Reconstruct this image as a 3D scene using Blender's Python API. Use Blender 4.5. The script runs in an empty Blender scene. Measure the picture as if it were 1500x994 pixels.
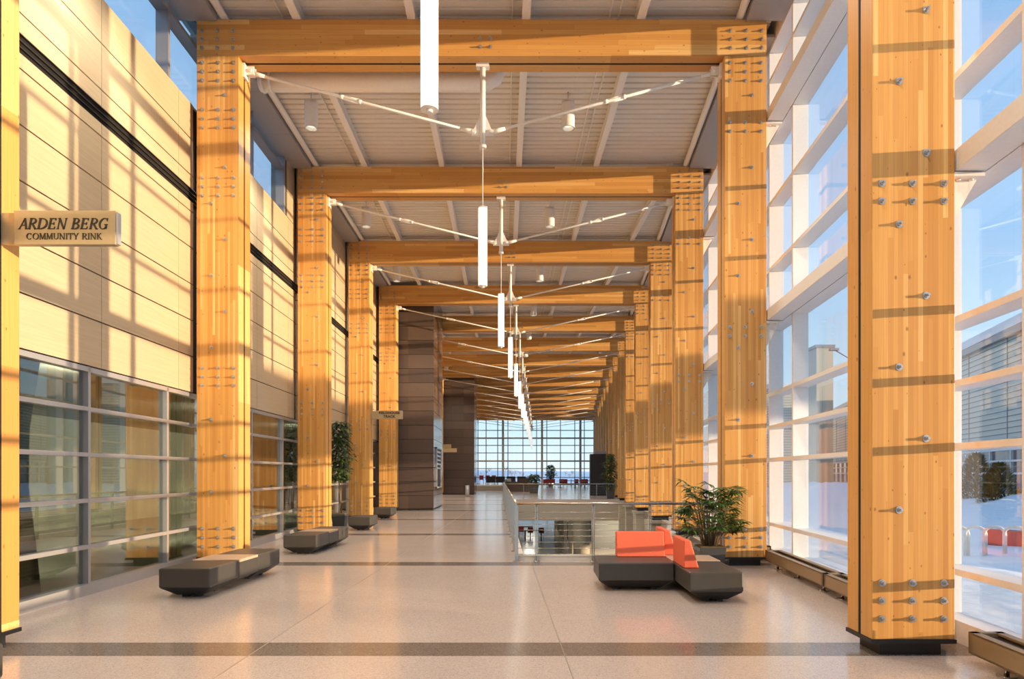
import bpy, math, random
from mathutils import Vector, Matrix
random.seed(7)
SC = bpy.context.scene
COL = SC.collection
CX = 0.97                       # camera stands right of the hall axis
EYE = 1.55
U = 5.741

# ------------------------------------------------------------------ layout
def Dk(k): return U * (2 + .985*(k-2) - .005*(k-2)**2)
def hw(D): return 3.496 + .05147*D          # half width to the columns' inner faces
CW, CD = .705, .46                          # column width / depth
ZB = 8.566                                  # beam underside
def ztop(k): return {1: 9.17, 2: 9.18, 3: 9.23, 4: 9.265}.get(k, 9.31)
NF = 17
def P(px, py, D):                           # a photo pixel at a depth -> world
    return Vector((CX + (px-790)*D/1000., D, EYE + (693-py)*D/1000.))

# ------------------------------------------------------------------ mesh builder
class MB:
    def __init__(s): s.v = []; s.f = []; s.m = []; s.sm = []
    def quad(s, pts, mi=0, smooth=False):
        b = len(s.v); s.v += [tuple(p) for p in pts]
        s.f.append(tuple(range(b, b+len(pts)))); s.m.append(mi); s.sm.append(smooth); return s
    def hexa(s, p, mi=0):                   # p: 4 bottom (ccw), 4 top
        b = len(s.v); s.v += [tuple(q) for q in p]
        for f in ((3,2,1,0),(4,5,6,7),(0,1,5,4),(1,2,6,5),(2,3,7,6),(3,0,4,7)):
            s.f.append(tuple(b+i for i in f)); s.m.append(mi); s.sm.append(False)
        return s
    def box(s, x0, x1, y0, y1, z0, z1, mi=0):
        x0, x1 = min(x0,x1), max(x0,x1)
        return s.hexa([(x0,y0,z0),(x1,y0,z0),(x1,y1,z0),(x0,y1,z0),
                       (x0,y0,z1),(x1,y0,z1),(x1,y1,z1),(x0,y1,z1)], mi)
    def frus(s, a, b, mi=0):                # two rects (x0,x1,y0,y1,z)
        return s.hexa([(a[0],a[2],a[4]),(a[1],a[2],a[4]),(a[1],a[3],a[4]),(a[0],a[3],a[4]),
                       (b[0],b[2],b[4]),(b[1],b[2],b[4]),(b[1],b[3],b[4]),(b[0],b[3],b[4])], mi)
    def wall(s, sd, o0, o1, D0, D1, z0, z1, mi=0):   # box that follows a splayed side wall
        def X(D, o): return sd*(hw(D)+o)
        if sd < 0: o0, o1 = o1, o0
        return s.hexa([(X(D0,o0),D0,z0),(X(D0,o1),D0,z0),(X(D1,o1),D1,z0),(X(D1,o0),D1,z0),
                       (X(D0,o0),D0,z1),(X(D0,o1),D0,z1),(X(D1,o1),D1,z1),(X(D1,o0),D1,z1)], mi)
    def tube(s, pts, r, n=10, mi=0, cap=True, smooth=True):
        pts = [Vector(p) for p in pts]; rs = r if isinstance(r, (list, tuple)) else [r]*len(pts)
        rings = []; up = None
        for i, p in enumerate(pts):
            t = (pts[min(i+1,len(pts)-1)] - pts[max(i-1,0)]).normalized()
            if up is None:
                a = Vector((0,0,1)) if abs(t.z) < .9 else Vector((1,0,0))
                up = (a - t*a.dot(t)).normalized()
            else:
                up = (up - t*up.dot(t)).normalized()
            w = t.cross(up); b = len(s.v)
            for j in range(n):
                an = 2*math.pi*j/n
                s.v.append(tuple(p + (up*math.cos(an) + w*math.sin(an))*rs[i]))
            rings.append(b)
        for i in range(len(rings)-1):
            a, b = rings[i], rings[i+1]
            for j in range(n):
                s.f.append((a+j, a+(j+1)%n, b+(j+1)%n, b+j)); s.m.append(mi); s.sm.append(smooth)
        if cap:
            s.f.append(tuple(rings[0]+j for j in reversed(range(n)))); s.m.append(mi); s.sm.append(False)
            s.f.append(tuple(rings[-1]+j for j in range(n))); s.m.append(mi); s.sm.append(False)
        return s
    def blob(s, c, rx, ry, rz, n=8, mi=0, jit=0.0):
        c = Vector(c); b = len(s.v); m = n//2+1
        for i in range(m+1):
            th = math.pi*i/m
            for j in range(n):
                ph = 2*math.pi*j/n; q = 1+random.uniform(-jit, jit)
                s.v.append((c.x+rx*q*math.sin(th)*math.cos(ph), c.y+ry*q*math.sin(th)*math.sin(ph), c.z+rz*q*math.cos(th)))
        for i in range(m):
            for j in range(n):
                s.f.append((b+i*n+j, b+(i+1)*n+j, b+(i+1)*n+(j+1)%n, b+i*n+(j+1)%n)); s.m.append(mi); s.sm.append(True)
        return s
    def build(s, name, mats, parent=None, bevel=0, loc=None):
        if not isinstance(mats, (list, tuple)): mats = [mats]
        off = Vector((0,0,0))
        if parent is not None:
            q = parent
            while q is not None: off += q.location; q = q.parent
        elif loc is not None: off = Vector(loc)
        me = bpy.data.meshes.new(name)
        me.from_pydata([(v[0]-off.x, v[1]-off.y, v[2]-off.z) for v in s.v], [], s.f)
        for m in mats: me.materials.append(m)
        me.polygons.foreach_set('material_index', s.m)
        me.polygons.foreach_set('use_smooth', s.sm)
        me.update()
        o = bpy.data.objects.new(name, me); COL.objects.link(o)
        if parent is not None: o.parent = parent
        elif loc is not None: o.location = off
        if bevel:
            md = o.modifiers.new('bevel', 'BEVEL'); md.width = bevel; md.segments = 2
            md.limit_method = 'ANGLE'; md.angle_limit = math.radians(40)
        return o

def thing(name, label, cat, loc, group=None):
    o = bpy.data.objects.new(name, None); COL.objects.link(o); o.location = loc
    o.empty_display_size = .1
    o['label'] = label; o['category'] = cat
    if group: o['group'] = group
    return o
def tag(o, label, cat, group=None, kind=None):
    o['label'] = label; o['category'] = cat
    if group: o['group'] = group
    if kind: o['kind'] = kind
    return o
def struct(o, label, cat):
    o['kind'] = 'structure'; o['label'] = label; o['category'] = cat; return o

# ------------------------------------------------------------------ materials
class NT:
    def __init__(s, name):
        s.mat = bpy.data.materials.new(name); s.mat.use_nodes = True
        s.t = s.mat.node_tree; s.t.nodes.clear()
        s.out = s.t.nodes.new('ShaderNodeOutputMaterial')
    def n(s, typ, props=None, **ins):
        nd = s.t.nodes.new('ShaderNode'+typ)
        for k, v in (props or {}).items(): setattr(nd, k, v)
        for k, v in ins.items():
            k2 = k.replace('_', ' ')
            sk = nd.inputs[int(k[1:])] if (k[0] == 'i' and k[1:].isdigit()) else nd.inputs[k2]
            s.set(sk, v)
        return nd
    def set(s, sk, v):
        if isinstance(v, bpy.types.NodeSocket): s.t.links.new(v, sk)
        elif isinstance(v, bpy.types.Node): s.t.links.new(v.outputs[0], sk)
        else:
            try: sk.default_value = v
            except Exception: sk.default_value = (*v, 1)
    def math(s, op, a, b=None, c=None):
        nd = s.t.nodes.new('ShaderNodeMath'); nd.operation = op
        s.set(nd.inputs[0], a)
        if b is not None: s.set(nd.inputs[1], b)
        if c is not None: s.set(nd.inputs[2], c)
        return nd.outputs[0]
    def mix(s, f, a, b, bt='MIX'):
        nd = s.t.nodes.new('ShaderNodeMix'); nd.data_type = 'RGBA'; nd.blend_type = bt
        s.set(nd.inputs[0], f); s.set(nd.inputs[6], a); s.set(nd.inputs[7], b)
        return nd.outputs[2]
    def ramp(s, f, stops):
        nd = s.t.nodes.new('ShaderNodeValToRGB'); s.set(nd.inputs[0], f)
        e = nd.color_ramp.elements
        while len(e) < len(stops): e.new(.5)
        for el, (p, c) in zip(e, stops): el.position = p; el.color = (*c, 1) if len(c) == 3 else c
        return nd.outputs[0]
    def vec(s, x, y, z):
        nd = s.t.nodes.new('ShaderNodeCombineXYZ')
        for i, v in enumerate((x, y, z)): s.set(nd.inputs[i], v)
        return nd.outputs[0]
    def obj(s):
        tc = s.t.nodes.new('ShaderNodeTexCoord'); sp = s.t.nodes.new('ShaderNodeSeparateXYZ')
        s.t.links.new(tc.outputs['Object'], sp.inputs[0])
        return tc.outputs['Object'], sp.outputs[0], sp.outputs[1], sp.outputs[2]
    def bsdf(s, color, rough=.5, metal=0, spec=.5, bump=None, bstr=.2, bdist=.01, **kw):
        p = s.t.nodes.new('ShaderNodeBsdfPrincipled')
        s.set(p.inputs['Base Color'], color); s.set(p.inputs['Roughness'], rough)
        s.set(p.inputs['Metallic'], metal); s.set(p.inputs['Specular IOR Level'], spec)
        for k, v in kw.items(): s.set(p.inputs[k.replace('_', ' ')], v)
        if bump is not None:
            b = s.t.nodes.new('ShaderNodeBump'); b.inputs['Strength'].default_value = bstr
            b.inputs['Distance'].default_value = bdist
            s.set(b.inputs['Height'], bump); s.t.links.new(b.outputs[0], p.inputs['Normal'])
        s.t.links.new(p.outputs[0], s.out.inputs[0]); return s.mat

def plain(name, c, rough=.5, metal=0, spec=.5, noise=.06, scale=30):
    t = NT(name); co, x, y, z = t.obj()
    nz = t.n('TexNoise', Vector=co, Scale=scale, Detail=3.0)
    f = t.math('MULTIPLY_ADD', nz.outputs[0], 2*noise, 1-noise)
    return t.bsdf(t.mix(1.0, c+(1,), t.vec(f, f, f), 'MULTIPLY'), rough, metal, spec)

def timber(name, axis):          # glue-laminated fir; axis = grain direction
    t = NT(name); co, x, y, z = t.obj()
    oi = t.n('ObjectInfo').outputs['Random']
    g = t.math('ADD', z if axis == 'z' else x, t.math('MULTIPLY', oi, 37.0))
    a = x if axis == 'z' else z
    lam = t.math('FLOOR', t.math('DIVIDE', a, .0423 if axis == 'z' else .085))
    shift = t.n('TexWhiteNoise', {'noise_dimensions': '2D'}, Vector=t.vec(lam, oi, 0)).outputs[0]
    seg = t.math('FLOOR', t.math('DIVIDE', t.math('ADD', g, t.math('MULTIPLY', shift, 9.0)), 2.3))
    rnd = t.n('TexWhiteNoise', {'noise_dimensions': '3D'}, Vector=t.vec(lam, seg, oi)).outputs[0]
    v = t.vec(t.math('ADD', t.math('MULTIPLY', a, 55.0), t.math('MULTIPLY', rnd, 50.0)), t.math('MULTIPLY', y, 55.0), t.math('MULTIPLY', g, 1.1))
    gr = t.n('TexNoise', Vector=v, Scale=1.0, Detail=4.0, Roughness=.6).outputs[0]
    kv = t.vec(t.math('MULTIPLY', t.math('ADD', a, y), 7.5), t.math('MULTIPLY', g, 4.6), 0)
    vo = t.n('TexVoronoi', {'feature': 'F1', 'voronoi_dimensions': '2D'}, Vector=kv, Scale=1.0)
    sc = t.n('SeparateColor', i0=vo.outputs['Color'])
    rad = t.math('MULTIPLY_ADD', t.math('POWER', sc.outputs[1], 3.0), .085, .035)
    kn = t.math('MULTIPLY', t.ramp(t.math('DIVIDE', vo.outputs['Distance'], rad), [(0, (1,1,1)), (.45, (.75,.75,.75)), (1, (0,0,0))]),
                t.math('GREATER_THAN', sc.outputs[0], .45))
    base = t.ramp(rnd, [(0, (.56,.255,.060)), (.3, (.66,.330,.085)), (.8, (.73,.385,.108)), (1, (.87,.55,.21))])
    base = t.mix(t.math('MULTIPLY', t.ramp(gr, [(.35, (0,0,0)), (.7, (1,1,1))]), .45), base, (.50,.215,.058,1))
    base = t.mix(t.math('MULTIPLY', kn, .8), base, (.20,.070,.022,1))
    edge = t.math('LESS_THAN', t.math('FRACT', t.math('DIVIDE', a, .0423 if axis == 'z' else .085)), .05)
    base = t.mix(t.math('MULTIPLY', edge, .25), base, (.2,.08,.025,1))
    return t.bsdf(base, .42, 0, .35, gr, .12, .004)

def terrazzo(name, ca, cb, cc):
    t = NT(name); co, x, y, z = t.obj()
    vo = t.n('TexVoronoi', Vector=co, Scale=110.0)
    c1 = t.n('SeparateColor', i0=vo.outputs['Color']).outputs[0]
    nz = t.n('TexNoise', Vector=co, Scale=1.2, Detail=4.0).outputs[0]
    c = t.ramp(c1, [(0, cb), (.25, ca), (.72, ca), (1, cc)])
    c = t.mix(t.math('MULTIPLY', t.ramp(nz, [(.3, (0,0,0)), (.75, (1,1,1))]), .16), c, cb+(1,))
    n2 = t.n('TexNoise', Vector=co, Scale=2.2, Detail=2.0).outputs[0]
    return t.bsdf(c, t.math('MULTIPLY_ADD', n2, .05, .135), 0, .5, t.n('TexNoise', Vector=co, Scale=3.0).outputs[0], .05, .004)

def glassmat(name, tint, k, base, f0=.0):
    t = NT(name)
    bf = t.n('NewGeometry').outputs['Backfacing']
    fr = t.n('Fresnel', IOR=t.math('MULTIPLY_ADD', bf, 1/1.5-1.5, 1.5)).outputs[0]
    fac = t.math('MINIMUM', t.math('MULTIPLY_ADD', fr, k, base), .97)
    tr = t.n('BsdfTransparent', Color=tint+(1,)); gl = t.n('BsdfGlossy', Color=(1,1,1,1), Roughness=0.0)
    m = t.n('MixShader', i0=fac, i1=tr.outputs[0], i2=gl.outputs[0])
    t.t.links.new(m.outputs[0], t.out.inputs[0]); return t.mat

def emit(name, c, s):
    t = NT(name); e = t.n('Emission', Color=c+(1,), Strength=s)
    t.t.links.new(e.outputs[0], t.out.inputs[0]); return t.mat

M = {}
M['wood_v'] = timber('fir_vertical', 'z'); M['wood_h'] = timber('fir_horizontal', 'x')
M['black'] = plain('black_metal', (.018,.018,.018), .45)
M['gap'] = plain('dark_gap', (.012,.009,.007), .9)
M['bolt'] = plain('zinc_steel', (.55,.53,.50), .35, .9)
M['white'] = plain('white_paint', (.86,.82,.75), .35)
M['alu'] = plain('white_aluminium', (.84,.83,.81), .4)
M['silver'] = plain('silver_anodised', (.52,.51,.51), .32, .55)
M['grey_frame'] = plain('grey_frame', (.30,.30,.32), .4, .3)
M['steel'] = plain('stainless', (.50,.47,.42), .25, 1.0)
M['soffit'] = plain('grey_soffit', (.36,.34,.33), .5)
M['deck'] = plain('white_deck', (.78,.72,.63), .5)
M['beige'] = plain('beige_plaster', (.50,.455,.37), .7)
M['cream'] = plain('cream_sill', (.74,.70,.62), .5)
M['charcoal'] = plain('charcoal_vinyl', (.055,.050,.043), .42, 0, .5, .12, 8)
M['red'] = plain('coral_fabric', (.74,.140,.070), .6, 0, .3, .1, 60)
M['tan'] = plain('tan_laminate', (.50,.36,.25), .4)
M['bronze'] = plain('bronze_paint', (.34,.235,.125), .38, .25)
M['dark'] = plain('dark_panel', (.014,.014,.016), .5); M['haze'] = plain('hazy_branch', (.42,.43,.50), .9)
M['olive'] = plain('olive_wall', (.27,.255,.20), .8)
M['pot'] = plain('charcoal_pot', (.06,.062,.06), .45)
M['soil'] = plain('bark_mulch', (.20,.13,.05), .9, 0, .2, .5, 60)
M['leaf'] = plain('palm_leaf', (.055,.125,.025), .4, 0, .4, .5, 6)
M['leaf2'] = plain('ficus_leaf', (.05,.085,.022), .42, 0, .4, .5, 6)
M['ever'] = plain('evergreen', (.060,.080,.028), .8, 0, .2, .5, 3)
M['bark'] = plain('bark', (.16,.11,.06), .8)
M['redchair'] = plain('red_chair', (.30,.030,.028), .5)
M['floor'] = terrazzo('terrazzo_light', (.64,.54,.475), (.47,.385,.33), (.76,.66,.59))
M['band'] = terrazzo('terrazzo_band', (.225,.185,.155), (.12,.10,.085), (.34,.285,.24))
M['glass'] = glassmat('clear_glass', (.97,.985,.985), 1.0, .0)
M['store_glass'] = glassmat('storefront_glass', (.66,.69,.62), 1.5, .05)
M['sign'] = plain('brushed_sign', (.50,.40,.24), .35, .45)
M['joint'] = plain('joint_strip', (.30,.24,.19), .4); M['ink'] = plain('dark_letter', (.05,.035,.02), .6)
M['lowfloor'] = plain('grey_lower_floor', (.24,.235,.225), .22)
M['snow'] = None

def maple():
    t = NT('maple_panel'); co, x, y, z = t.obj()
    v = t.vec(t.math('MULTIPLY', x, 3.0), t.math('MULTIPLY', y, 1.3), t.math('MULTIPLY', z, 34.0))
    g = t.n('TexNoise', Vector=v, Scale=1.0, Detail=4.0).outputs[0]
    r = t.math('FLOOR', t.math('DIVIDE', t.math('SUBTRACT', z, 2.92), .6125))
    c = t.math('FLOOR', t.math('DIVIDE', y, 2.1))
    rn = t.n('TexWhiteNoise', {'noise_dimensions': '3D'}, Vector=t.vec(r, c, 0)).outputs[0]
    a = t.ramp(g, [(.3, (.49,.37,.225)), (.7, (.55,.43,.275))])
    return t.bsdf(t.mix(t.math('MULTIPLY', rn, .18), a, (.45,.335,.20,1)), .38, 0, .4)
M['maple'] = maple()
def brick(rough=.42, nm='bronze_brick_panel'):
    t = NT(nm); co, x, y, z = t.obj()
    r = t.math('FLOOR', t.math('DIVIDE', z, .6))
    rn = t.n('TexWhiteNoise', {'noise_dimensions': '2D'}, Vector=t.vec(r, t.math('FLOOR', t.math('DIVIDE', x, 2.3)), 0)).outputs[0]
    v = t.vec(t.math('MULTIPLY', x, 26.0), t.math('MULTIPLY', y, 26.0), t.math('MULTIPLY', z, 3.0))
    g = t.n('TexNoise', Vector=v, Scale=1.0, Detail=5.0).outputs[0]
    a = t.ramp(rn, [(0, (.075,.050,.040)), (.6, (.105,.070,.054)), (1, (.15,.10,.075))])
    a = t.mix(t.math('MULTIPLY', g, .5), a, (.075,.05,.04,1))
    return t.bsdf(a, rough, .1, .6, g, .35 if rough > .3 else .03, .008)
M['brick'] = brick(); M['brick_side'] = brick(.17, 'polished_brick_panel')
def snow(name, a, b):
    t = NT(name); co, x, y, z = t.obj()
    g = t.n('TexNoise', Vector=co, Scale=1.4, Detail=6.0).outputs[0]
    return t.bsdf(t.mix(g, a+(1,), b+(1,)), .8, 0, .2, g, .5, .12)
M['snow'] = snow('snow', (.80,.82,.84), (.88,.89,.90))
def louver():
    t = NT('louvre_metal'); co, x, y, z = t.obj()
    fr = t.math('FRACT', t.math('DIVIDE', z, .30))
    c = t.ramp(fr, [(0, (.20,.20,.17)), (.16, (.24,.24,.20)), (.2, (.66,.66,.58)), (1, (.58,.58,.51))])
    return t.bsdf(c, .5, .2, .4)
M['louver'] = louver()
def netting():
    t = NT('net_weave'); co, x, y, z = t.obj()
    a = t.math('GREATER_THAN', t.math('FRACT', t.math('DIVIDE', y, .05)), .35)
    b = t.math('GREATER_THAN', t.math('FRACT', t.math('DIVIDE', z, .05)), .35)
    h = t.math('MULTIPLY', a, b)
    return t.bsdf(t.mix(h, (.06,.055,.045,1), (.020,.019,.016,1)), .8)
M['net'] = netting()
def lampmat():
    t = NT('lamp_diffuser'); m_ = t.bsdf((.8,.79,.76,1), .4, Emission_Color=(1.0,.95,.88,1), Emission_Strength=.62); return m_
M['lamp'] = lampmat(); M['mullion'] = plain('dark_mullion', (.10,.105,.115), .5)
M['bulb'] = emit('downlight_lens', (1.0,.9,.75), 1.2)

# ------------------------------------------------------------------ helpers for numbers in words
ORD = ['zeroth','first','second','third','fourth','fifth','sixth','seventh','eighth','ninth','tenth','eleventh','twelfth',
       'thirteenth','fourteenth','fifteenth','sixteenth','seventeenth']
def nth(k): return {1: 'nearest', NF: 'last'}.get(k, ORD[k])

# ------------------------------------------------------------------ bolts
def bolt_into(mb, c, d=(0,-1,0)):
    c = Vector(c); d = Vector(d)
    mb.tube([c, c+d*.006], .031, 16, 0, True, False)
    mb.tube([c+d*.006, c+d*.022], .019, 6, 0, True, False)
    mb.tube([c+d*.022, c+d*.052], .011, 8, 0, True, False)
_b = MB(); bolt_into(_b, (0,0,0)); BOLT_ME = None
def bolt_obj(parent, pos):
    global BOLT_ME
    if BOLT_ME is None:
        o = _b.build('bolt', M['bolt']); o.parent = parent; BOLT_ME = o.data
    else:
        o = bpy.data.objects.new('bolt', BOLT_ME); COL.objects.link(o); o.parent = parent
    o.location = Vector(pos) - parent.parent.location - parent.location
    return o
ROWS_R = [.315,.47,.62, 3.86,4.01, 7.30,7.45, 8.15,8.30,8.45]
ROWS_L = [.315,.47,.62, 3.03,3.17,3.32, 6.22,6.37,6.52, 7.36,7.51,7.66, 8.15,8.30,8.45]

# ------------------------------------------------------------------ timber frames
FRAMES = {}
for k in range(1, NF+1):
    D = Dk(k); w = hw(D); zt = ztop(k)
    extra = {1: ', cut off at left and top of the view', 2: ', palm plant beside its right foot',
             4: ', bearing the FIELDHOUSE TRACK sign', NF: ', right before the glass end wall'}.get(k, '')
    root = thing('timber_frame', f'{nth(k)} fir portal frame from the viewer{extra}', 'timber frame',
                 (0, D, 0), 'timber portal frames along the hall')
    FRAMES[k] = root
    g1, g2 = D+.205, D+.255
    for sd in (-1, 1):
        xi, xo = sd*w, sd*(w+CW)
        c = MB(); c.box(xi, xo, D, g1, .14, ZB); c.box(xi, xo, g2, D+CD, .14, ZB)
        c.box(xi+sd*.006, xo-sd*.006, g1-.01, g2+.01, .14, ZB, 1)
        co = c.build('column', [M['wood_v'], M['gap']], root, .006)
        b = MB(); b.box(xi-sd*.01, xo+sd*.01, D-.012, D+CD+.012, .105, .14)
        b.box(xi+sd*.09, xo-sd*.09, D+.05, D+CD-.05, 0, .105)
        b.build('column_base', M['black'], root)
        pts = []
        for r in (ROWS_R if sd > 0 else ROWS_L):
            for q in (.085,.345,.61): pts.append((xi+sd*q, D, r))
        z = 1.24; j = 0
        while z < 8.0:
            if min(abs(z-r) for r in (ROWS_R if sd > 0 else ROWS_L)) > .07:
                pts.append((xi+sd*(.46 if j % 2 == (0 if sd < 0 else 1) else .23), D, z))
            z += .606; j += 1
        if k <= 4:
            for p in pts: bolt_obj(co, p)
        elif k <= 12:
            m = MB()
            for p in pts: bolt_into(m, p)
            m.build('bolt_pattern', M['bolt'], co)
    c = MB(); W = w+CW
    c.box(-W, W, D, g1, ZB, zt); c.box(-W, W, g2, D+CD, ZB, zt); c.box(-W+.03, W-.03, g1-.01, g2+.01, ZB+.006, zt-.005, 1)
    be = c.build('beam', [M['wood_h'], M['gap']], root, .005)
    pts = []
    for sd in (-1, 1):
        for q in (.085,.345,.61):
            for r in ([8.70,8.845,8.99] + ([9.12] if k > 2 else [])): pts.append((sd*(W-q), D, r))
    for q in (-.085,.085):
        for r in (8.72,8.86): pts.append((q+.06, D, r))
    if k <= 4:
        for p in pts: bolt_obj(be, p)
    elif k <= 12:
        m = MB()
        for p in pts: bolt_into(m, p)
        m.build('bolt_pattern', M['bolt'], be)

# ------------------------------------------------------------------ tie rods with king posts, pendants
for k in range(1, NF+1):
    D = Dk(k); w = hw(D); y = D+.23
    r = FRAMES[k]
    m = MB(); m.box(-.11,.11, y-.06, y+.06, ZB-.07, ZB); m.tube([(0,y,ZB-.07),(0,y,7.15)], .048, 14); m.tube([(0,y,7.18),(0,y,7.12)], .062, 14)
    kp = m.build('king_post', M['white'], r)
    m = MB()
    m.hexa([(-.20,y-.014,7.33),(.20,y-.014,7.33),(.20,y+.014,7.33),(-.20,y+.014,7.33),
            (-.06,y-.014,7.66),(.06,y-.014,7.66),(.06,y+.014,7.66),(-.06,y+.014,7.66)])
    m.build('gusset_plate', M['white'], kp)
    for sd in (-1, 1):
        a = Vector((sd*(w-.02), y, 8.44)); b = Vector((sd*.15, y, 7.40)); dr = (b-a).normalized()
        m = MB(); m.box(a.x-sd*.02, a.x+sd*.02, y-.09, y+.09, 8.30, 8.54); m.box(a.x-sd*.02, a.x-sd*.16, y-.05, y-.025, 8.36, 8.50)
        m.box(a.x-sd*.02, a.x-sd*.16, y+.025, y+.05, 8.36, 8.50); m.tube([(a.x-sd*.10,y-.08,8.43),(a.x-sd*.10,y+.08,8.43)], .03, 8)
        brk = m; m = MB(); s0 = a+dr*.12
        m.tube([s0, b], .026, 8)
        m.tube([s0, s0+dr*.22], [.045,.03], 8); m.tube([b-dr*.24, b], [.03,.048], 8)
        m.tube([b+Vector((0,-.05,0)), b+Vector((0,.05,0))], .035, 8)
        ro = m.build('tie_rod', M['white'], r); brk.build('bracket', M['white'], ro)
        mid = a.lerp(b, .46); m = MB()
        m.tube([mid-dr*.19, mid-dr*.13], .038, 8); m.tube([mid+dr*.13, mid+dr*.19], .038, 8)
        nrm = Vector((0,1,0)).cross(dr)
        for q in (-1, 1): m.tube([mid-dr*.14+nrm*.032*q, mid+dr*.14+nrm*.032*q], .012, 6)
        m.build('turnbuckle', M['white'], ro)
    p = thing('pendant_light', f'white tube pendant light hanging from the {nth(k)} king post', 'pendant light', (0, y, 4.75), 'tube pendants along the hall axis')
    zl, zh = 4.76, 6.09
    m = MB(); m.tube([(0,y,zl),(0,y,zl+.02),(0,y,zh)], [.074,.078,.078], 24); m.build('tube_shade', M['lamp'], p)
    m = MB(); m.tube([(0,y,zl-.004),(0,y,zl+.004)], .079, 24); m.tube([(0,y,zl-.03),(0,y,zl)], .03, 12); m.build('bottom_cap', M['white'], p)
    m = MB(); m.tube([(0,y,zh),(0,y,zh+.02)], .079, 24); m.build('top_cap', M['white'], p)
    m = MB(); m.tube([(0,y,zh),(0,y,7.13)], .007, 6); m.build('cable', M['white'], p)

# ------------------------------------------------------------------ floor with the stair void
VN, VF = 12.15, 40.8                                 # near and far edge of the void
def XL(D): return CX - .37 - .0597*(D-12.0)          # left edge of the void
def XR(D): return hw(D) + .34
fm = MB()
edges = [-7.0]
segs = []
for k in range(0, NF+1):
    segs.append((Dk(k), Dk(k)+.46))
cuts = sorted(set([-7.0, VN, VF, 93.2] + [v for s_ in segs for v in s_]))
for a, b in zip(cuts[:-1], cuts[1:]):
    mid = (a+b)/2
    mi = 1 if any(s_[0] < mid < s_[1] for s_ in segs) else 0
    L = lambda D: -(hw(D)+1.0); R = lambda D: hw(D)+1.25
    def slab(xa, xb):
        fm.hexa([(xa(a),a,-.3),(xb(a),a,-.3),(xb(b),b,-.3),(xa(b),b,-.3),(xa(a),a,0),(xb(a),a,0),(xb(b),b,0),(xa(b),b,0)], mi)
    if VN <= mid <= VF:
        slab(L, XL); slab(XR, R)
    else: slab(L, R)
struct(fm.build('floor', [M['floor'], M['band']]), 'polished beige terrazzo floor with darker bands at each frame', 'floor')
# joints
def jointline(n, x0, y0, x1, y1):
    m = MB(); q = .004
    m.hexa([(x0-q,y0,-.001),(x0+q,y0,-.001),(x1+q,y1,-.001),(x1-q,y1,-.001),(x0-q,y0,.0015),(x0+q,y0,.0015),(x1+q,y1,.0015),(x1-q,y1,.0015)])
    struct(m.build(f'trim_{n}', M['joint']), 'thin metal joint strip in the terrazzo floor', 'floor joint')
jointline(1, CX+.62, -1, CX-.15, 12.0); jointline(2, CX-2.35, 0, CX-3.2, 40)
# fascia, curb and lower level
m = MB()
m.box(XL(VF)-.5, XR(VF)+.5, VF, VF+.3, -1.27, -.3)
for a, b in ((VN, VF),):
    m.hexa([(XL(a)-.3,a-.3,-1.27),(XL(a),a,-1.27),(XL(b),b,-1.27),(XL(b)-.3,b,-1.27),(XL(a)-.3,a-.3,-.3),(XL(a),a,-.3),(XL(b),b,-.3),(XL(b)-.3,b,-.3)])
m.box(XL(VN), XR(VN), VN-.3, VN, -1.27, -.3)
struct(m.build('wall_void', M['beige']), 'beige slab edge around the stair opening', 'slab edge')
m = MB()
for k in range(2, 8):
    a, b = Dk(k)+.6, Dk(k+1)-.12
    a = max(a, VN); b = min(b, VF)
    if b > a: m.wall(1, .34, .50, a, b, -4.2, .02)
for k in range(3, 8):
    D = Dk(k); m.wall(1, -.10, .50, D-.14, D+.60, -.10, -.002); m.wall(1, .02, .5, D-.02, D+.5, -4.2, -.10)
struct(m.build('wall_void_right', M['beige']), 'beige wall with pilasters down the right side of the stair opening', 'wall')
m = MB(); m.box(XL(VN)-.02, XR(VN)-.4, VN-.06, VN+.06, 0, .10)
m.hexa([(XL(VN)-.02,VN,0),(XL(VN)+.10,VN,0),(XL(VF)+.10,VF,0),(XL(VF)-.02,VF,0),(XL(VN)-.02,VN,.10),(XL(VN)+.10,VN,.10),(XL(VF)+.10,VF,.10),(XL(VF)-.02,VF,.10)])
struct(m.build('trim_3', M['cream']), 'cream curb around the stair opening', 'curb')
m = MB(); m.box(-6, 16, 11.0, 93, -4.4, -4.2)
struct(m.build('floor_lower', M['lowfloor']), 'polished floor of the level below, seen through the opening', 'floor')
m = MB(); m.box(-6, 16, VF+.3, 93, -1.27, -1.2)
struct(m.build('ceiling_lower', M['beige']), 'ceiling of the level below', 'ceiling')
m = MB(); m.box(-6.2, -6, 11, 93, -4.2, -1.2); m.box(XR(VN)+.2, 16, 10.8, 11, -4.2, -.3); m.box(-6, XR(VN)+.3, 11.2, 11.4, -4.2, -.3)
struct(m.build('wall_lower', M['beige']), 'walls of the level below', 'wall')
m = MB()
for z0, z1 in ((-4.2,-3.6),(-1.9,-1.27)): m.hexa([(3.0,47.9,z0),(3.25,47.9,z0),(2.65,66,z0),(2.4,66,z0),(3.0,47.9,z1),(3.25,47.9,z1),(2.65,66,z1),(2.4,66,z1)])
for i in range(5):
    D = 47.9+i*4.4; x = 3.0-.0331*(D-47.9); m.box(x, x+.25, D, D+(.5 if i else .3), -3.6, -1.9)
m.box(3.25, 4.6, 47.6, 47.9, -4.2, -1.27)
m.box(4.3, 9, 43.2, 43.5, -4.2, -1.27)
struct(m.build('wall_lower_partition', M['beige']), 'beige partition with openings on the level below', 'wall')
m = MB(); m.hexa([(3.3,47.9,-3.6),(3.36,47.9,-3.6),(2.8,66,-3.6),(2.74,66,-3.6),(3.3,47.9,-1.9),(3.36,47.9,-1.9),(2.8,66,-1.9),(2.74,66,-1.9)])
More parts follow.
